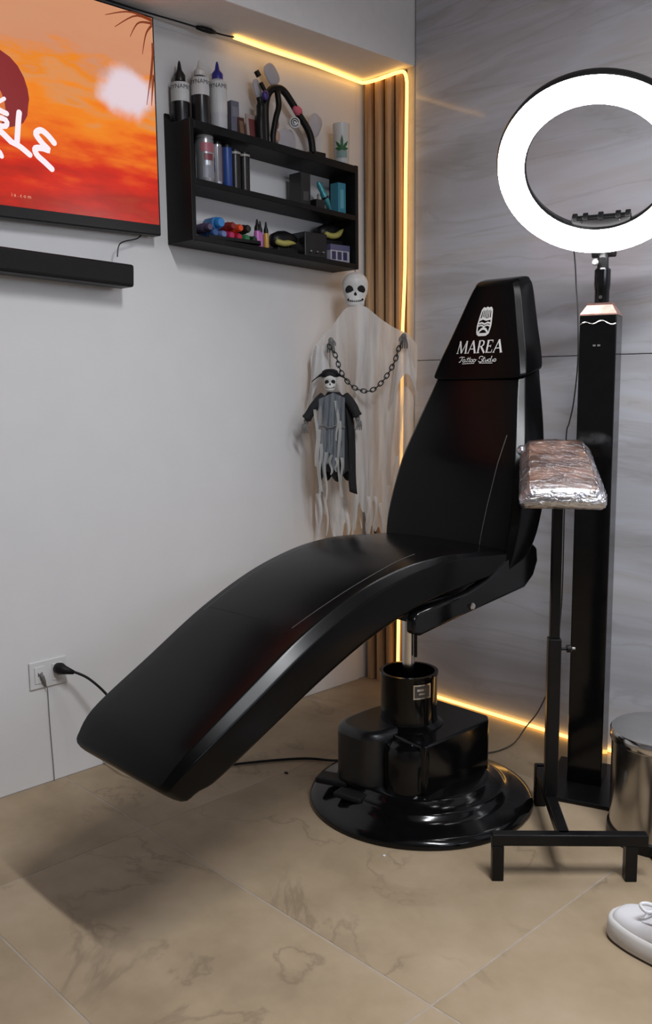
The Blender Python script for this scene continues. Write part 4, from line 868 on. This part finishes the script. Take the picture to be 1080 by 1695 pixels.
# ------------------------------------------------------------------ arm rest stand
AR = thing('arm_rest_stand', 'film-wrapped tan arm rest pad on a black adjustable T-base stand', 'arm rest', (1.25, -.61, 0)); AO = Vector((1.25, -.61, 0))
fa, fb = Vector((1.280, -.885, 0)), Vector((1.507, -.662, 0)); fd = (fb-fa).normalized(); fq = Vector((-fd.y, fd.x, 0))
BH = .118
MB().obox((fa+fb)/2+UP*(BH-.014)+fd*.012, fd, fq, UP, (fb-fa).length/2+.027, .014, .014).build('front_bar', SATIN, AR, bevel=.003, off=AO)
for q in (fa, fb): MB().obox(q+UP*(BH-.028)/2, fd, fq, UP, .014, .014, (BH-.028)/2).build('leg', SATIN, AR, bevel=.002, off=AO)
rl_ = Vector((1.134, -.478, 0)); fm = (fa+fb)/2; cd = (fm-rl_).normalized(); cq = Vector((-cd.y, cd.x, 0))
MB().obox((fm+rl_)/2+UP*(BH-.014), cd, cq, UP, (fm-rl_).length/2, .014, .014).build('centre_bar', SATIN, AR, bevel=.003, off=AO)
MB().obox(rl_+UP*(BH/2), cd, cq, UP, .016, .016, BH/2).build('leg', SATIN, AR, bevel=.004, off=AO)
pp = rl_+(fm-rl_)*.455
MB().obox(pp+UP*(.54+BH)/2, cd, cq, UP, .0165, .0165, (.54-BH)/2).build('outer_tube', SATIN, AR, bevel=.003, off=AO)
MB().obox(pp+UP*(.54+.93)/2, cd, cq, UP, .0125, .0125, (.93-.54)/2).build('inner_tube', SATIN, AR, bevel=.003, off=AO)
kd = (Vector((.66, .75, 0))).normalized()
MB().lathe([(.004, .012), (.004, .032), (.010, .033), (.010, .042), (.006, .046)], 12, pp+UP*.51, kd).build('clamp_screw', SATIN, AR, smooth=True, off=AO, auto=40)
MB().lathe([(.0035, .045), (.0035, .055)], 8, pp+UP*.51, kd).build('screw_tip', CHROME, AR, off=AO)
# pad
pu = Vector((-.59, .81, .276)).normalized(); pr = Vector((.81, .59, 0)).normalized(); pn = pr.cross(pu)
PC = Vector((1.256, -.617, .988))
def pad_rings(grow, th0, hw0, hl, jit, seed):
    random.seed(seed); rings = []
    for k in range(31):
        v = -1+2*k/30; e = max(0, (abs(v)-.86)/.14); sc_ = math.sqrt(max(0.02, 1-e*e*.85)); w_ = (hw0-.006*v)*(1-.16*(1-sc_))
        ring = []
        for a, b_ in rrect(w_+grow, grow, -th0-grow, .022+grow, .006):
            b2 = (b_+th0/2)*(sc_ if e > 0 else 1)-th0/2
            jx, jy = random.uniform(-jit, jit), random.uniform(-jit, jit)
            ring.append(PC+pu*(v*(hl+grow))+pr*(a+jx)+pn*(b2+jy))
        rings.append(ring)
    return rings
def pad_mat():
    m, nt, b = nt_new('tan_pad_vinyl'); N = nt.nodes.new; L = nt.links.new
    tc = N('ShaderNodeTexCoord'); n = N('ShaderNodeTexNoise'); n.inputs['Scale'].default_value = 13; n.inputs['Detail'].default_value = 4; L(tc.outputs['Object'], n.inputs['Vector'])
    r = N('ShaderNodeValToRGB'); e = r.color_ramp.elements; e[0].position = .36; e[0].color = (*srgb(140, 108, 96), 1); e[1].position = .60; e[1].color = (*srgb(232, 188, 162), 1)
    L(n.outputs[0], r.inputs[0]); L(r.outputs[0], b.inputs['Base Color']); setp(b, rough=.45); return m
MB().loft(pad_rings(0, .048, .092, .182, 0, 1)).build('pad', pad_mat(), AR, smooth=True, off=AO)
def film_mat():
    m, nt, b = nt_new('cling_film'); N = nt.nodes.new; L = nt.links.new; out = nt.nodes['Material Output']
    tc = N('ShaderNodeTexCoord')
    mp = N('ShaderNodeMapping'); mp.inputs['Rotation'].default_value = (0, 0, R(36)); mp.inputs['Scale'].default_value = (28, 60, 90); L(tc.outputs['Object'], mp.inputs[0])
    n = N('ShaderNodeTexNoise'); n.inputs['Scale'].default_value = 1.0; n.inputs['Detail'].default_value = 5; n.inputs['Distortion'].default_value = 1.2; L(mp.outputs[0], n.inputs['Vector'])
    bp = N('ShaderNodeBump'); bp.inputs['Strength'].default_value = .9; bp.inputs['Distance'].default_value = .006; L(n.outputs[0], bp.inputs['Height'])
    gl = N('ShaderNodeBsdfGlossy'); gl.inputs['Color'].default_value = (.75, .77, .82, 1); gl.inputs['Roughness'].default_value = .22; L(bp.outputs[0], gl.inputs['Normal'])
    tp = N('ShaderNodeBsdfTransparent')
    # film is bunched up and silvery on the sides and ends, clear where it lies flat on the top
    geo = N('ShaderNodeNewGeometry'); dt = N('ShaderNodeVectorMath'); dt.operation = 'DOT_PRODUCT'; dt.inputs[1].default_value = tuple(pn); L(geo.outputs['True Normal'], dt.inputs[0])
    mr = N('ShaderNodeMapRange'); mr.inputs[1].default_value = .95; mr.inputs[2].default_value = .55; mr.inputs[3].default_value = .09; mr.inputs[4].default_value = .88; L(dt.outputs['Value'], mr.inputs[0])
    ad = N('ShaderNodeMath'); ad.operation = 'MULTIPLY_ADD'; ad.inputs[1].default_value = .35; L(n.outputs[0], ad.inputs[0])
    s2 = N('ShaderNodeMath'); s2.operation = 'SUBTRACT'; s2.inputs[1].default_value = .16; L(mr.outputs[0], s2.inputs[0]); L(s2.outputs[0], ad.inputs[2]); ad.use_clamp = True
    mx = N('ShaderNodeMixShader'); L(ad.outputs[0], mx.inputs[0]); L(tp.outputs[0], mx.inputs[1]); L(gl.outputs[0], mx.inputs[2]); L(mx.outputs[0], out.inputs[0]); return m
MB().loft(pad_rings(.003, .048, .092, .182, .0016, 9)).build('cling_film', film_mat(), AR, smooth=True, off=AO)
tw = PC-pu*.0+pr*(-.092)+pu*.155
MB().loft([[tw+pr*(-.004-q)+pu*(.020*math.cos(2*PI*k/10)*w_)+pn*(-.02+.014*math.sin(2*PI*k/10)*w_) for k in range(10)] for q, w_ in ((-.014, 1.0), (-.004, .9), (.001, .6), (.004, .3))]).build('film_tail', MATS['cling_film'], AR, smooth=True, off=AO)
MB().obox(PC-pn*.056, pu, pr, pn, .05, .03, .004).build('pad_plate', SATIN, AR, off=AO)

# ------------------------------------------------------------------ pedal bin
BP = Vector((1.455, -.413, 0))
bn_ = thing('pedal_bin', 'round stainless steel pedal bin at the right edge beside the column', 'bin', BP)
MB().lathe([(.128, .0), (.130, .004), (.130, .030), (.124, .034)], 48).build('base_ring', BLKPLA, bn_, smooth=True, auto=40)
MB().lathe([(.124, .033), (.1245, .262), (.1255, .265)], 56).build('body', STEEL, bn_, smooth=True, auto=40)
MB().lathe([(.128, .265), (.129, .268), (.129, .290), (.126, .294)], 56).build('rim_band', CHROME, bn_, smooth=True, auto=40)
MB().lathe([(.126, .293), (.115, .298), (.07, .302), (0.001, .303)], 48).build('lid', DKSTEEL, bn_, smooth=True, auto=40)
MB().box((-.05, .105, .280), (.05, .150, .318)).build('hinge_cover', col('slate_plastic', 62, 64, 78, .4), bn_, bevel=.006)
MB().obox((.085, -.12, .016), (.8, -.6, 0), (.6, .8, 0), UP, .045, .03, .008).build('pedal', BLKPLA, bn_, bevel=.004)

# ------------------------------------------------------------------ white sneaker
shoe = thing('white_sneaker', 'white low-top lace-up sneaker standing on the tiles at the right edge', 'shoe', (1.728, -.890, 0), (0, 0, R(-6)))
shoe.scale = (1.08, 1.08, 1.12)
SHW = mat('white_shoe_leather', (.72, .72, .75), .5, var=.02); SHS = mat('shoe_sole_white', (.60, .585, .57), .6, var=.05); DKR = mat('sole_tread', (.09, .075, .07), .8)
# local x from toe (-.135) to heel (+.15); y across
PL = [(-.138, .006, .0), (-.134, .026, .003), (-.122, .040, .005), (-.10, .049, .006), (-.06, .053, .005), (0, .048, .002), (.06, .042, -.002), (.11, .040, -.002), (.14, .034, 0), (.155, .016, 0)]
def outline(sc_): # ring of (x,y)
    up = [(x, c+w_*sc_) for x, w_, c in PL]; dn = [(x, c-w_*sc_) for x, w_, c in reversed(PL)]
    return up+dn
SO_ = spline([(x, w_, c) for x, w_, c in PL], 30)
def oring(z, sw, dx=0.0):
    up = [Vector((x*(1-dx)+.004*dx, c+max(w_-sw, .002), z)) for x, w_, c in SO_]; dn = [Vector((x*(1-dx)+.004*dx, c-max(w_-sw, .002), z)) for x, w_, c in reversed(SO_)]
    return up+dn
MB().loft([oring(0.0, .003), oring(.003, .001), oring(.005, .001)]).build('tread', DKR, shoe)
MB().loft([oring(.004, 0.001), oring(.010, -.002), oring(.034, -.001), oring(.040, .002), oring(.042, .006)]).build('midsole', SHS, shoe, smooth=True, auto=50)
UPR = [(-.132, .012, .040), (-.126, .026, .050), (-.115, .037, .056), (-.09, .046, .062), (-.06, .049, .070), (-.03, .047, .084), (0, .044, .098), (.04, .040, .108), (.08, .038, .112), (.12, .036, .116), (.145, .026, .118), (.152, .014, .110)]
rings = []
for x, w_, zt in spline(UPR, 34):
    c = lerp(x, [q[0] for q in PL], [q[2] for q in PL]); ring = []
    for k in range(17):
        a = PI*k/16; yy = math.copysign(abs(math.cos(a))**.72, math.cos(a)); zz = math.sin(a)**.62
        flat = 1.0 if x < -.02 else .86
        ring.append(Vector((x, c+yy*(w_-.001), .028+(zt-.028)*zz*(flat if abs(yy) < .5 else 1))))
    rings.append(ring)
MB().loft(rings).build('upper', SHW, shoe, smooth=True)
for k in range(5):
    x = -.052+.022*k; zt = lerp(x, [q[0] for q in UPR], [q[2] for q in UPR])
    MB().tube(spline([(x, -.026, zt-.014), (x-.002, -.012, zt+.001), (x, .004, zt+.003), (x-.002, .020, zt+.001), (x, .034, zt-.014)], 12), .0035, 6).build('lace', SHW, shoe, smooth=True)
for sg in (1, -1):
    MB().tube(spline([(-.036, .004, .088), (-.050, .004+sg*.022, .100), (-.058, .004+sg*.034, .098), (-.045, .004+sg*.030, .088), (-.036, .004+sg*.01, .090)], 18), .0036, 6).build('lace_loop', SHW, shoe, smooth=True)
MB().tube(spline([(-.068, -.022, .062), (-.05, -.030, .066), (-.02, -.034, .076), (.03, -.034, .084)], 14), .0016, 5).build('eyelet_seam', mat('shoe_seam', (.42, .42, .45), .7), shoe)

# ------------------------------------------------------------------ ring light cord and small floor scraps
tag(MB().tube(spline([(1.06, -.27, 1.60), (1.03, -.2, 1.547), (1.039, -.2, 1.453), (1.046, -.2, 1.383), (1.050, -.2, 1.245), (1.040, -.2, 1.13), (1.027, -.2, 1.068), (1.018, -.2, 1.023), (1.00, -.17, .8), (.96, -.11, .45), (.90, -.07, .20), (.883, -.06, .156), (.850, -.06, .085), (.818, -.08, .03), (.822, -.13, .006), (.836, -.19, .004), (.833, -.258, .004), (.813, -.305, .004), (.78, -.36, .004)], 90), .0024, 6).build('lamp_cord', mat('grey_cord', (.045, .044, .043), .5), None, smooth=True), 'thin dark cord trailing from the ring light down behind the pad to the floor', 'cord')
tag(MB().lathe([(.006, 0), (.007, .003), (.003, .005)], 8).xform(lambda p: Vector((p.x*1.2+.466, p.y*.7-.851, p.z))).build('floor_scrap', BLKPLA), 'tiny black scrap on the floor left of the round base', 'scrap')
tag(MB().lathe([(.004, 0), (.0045, .002), (.002, .004)], 8).xform(lambda p: Vector((p.x+1.016, p.y-1.002, p.z))).build('floor_scrap', WHITEP), 'tiny white scrap on the floor in front of the round base', 'scrap')
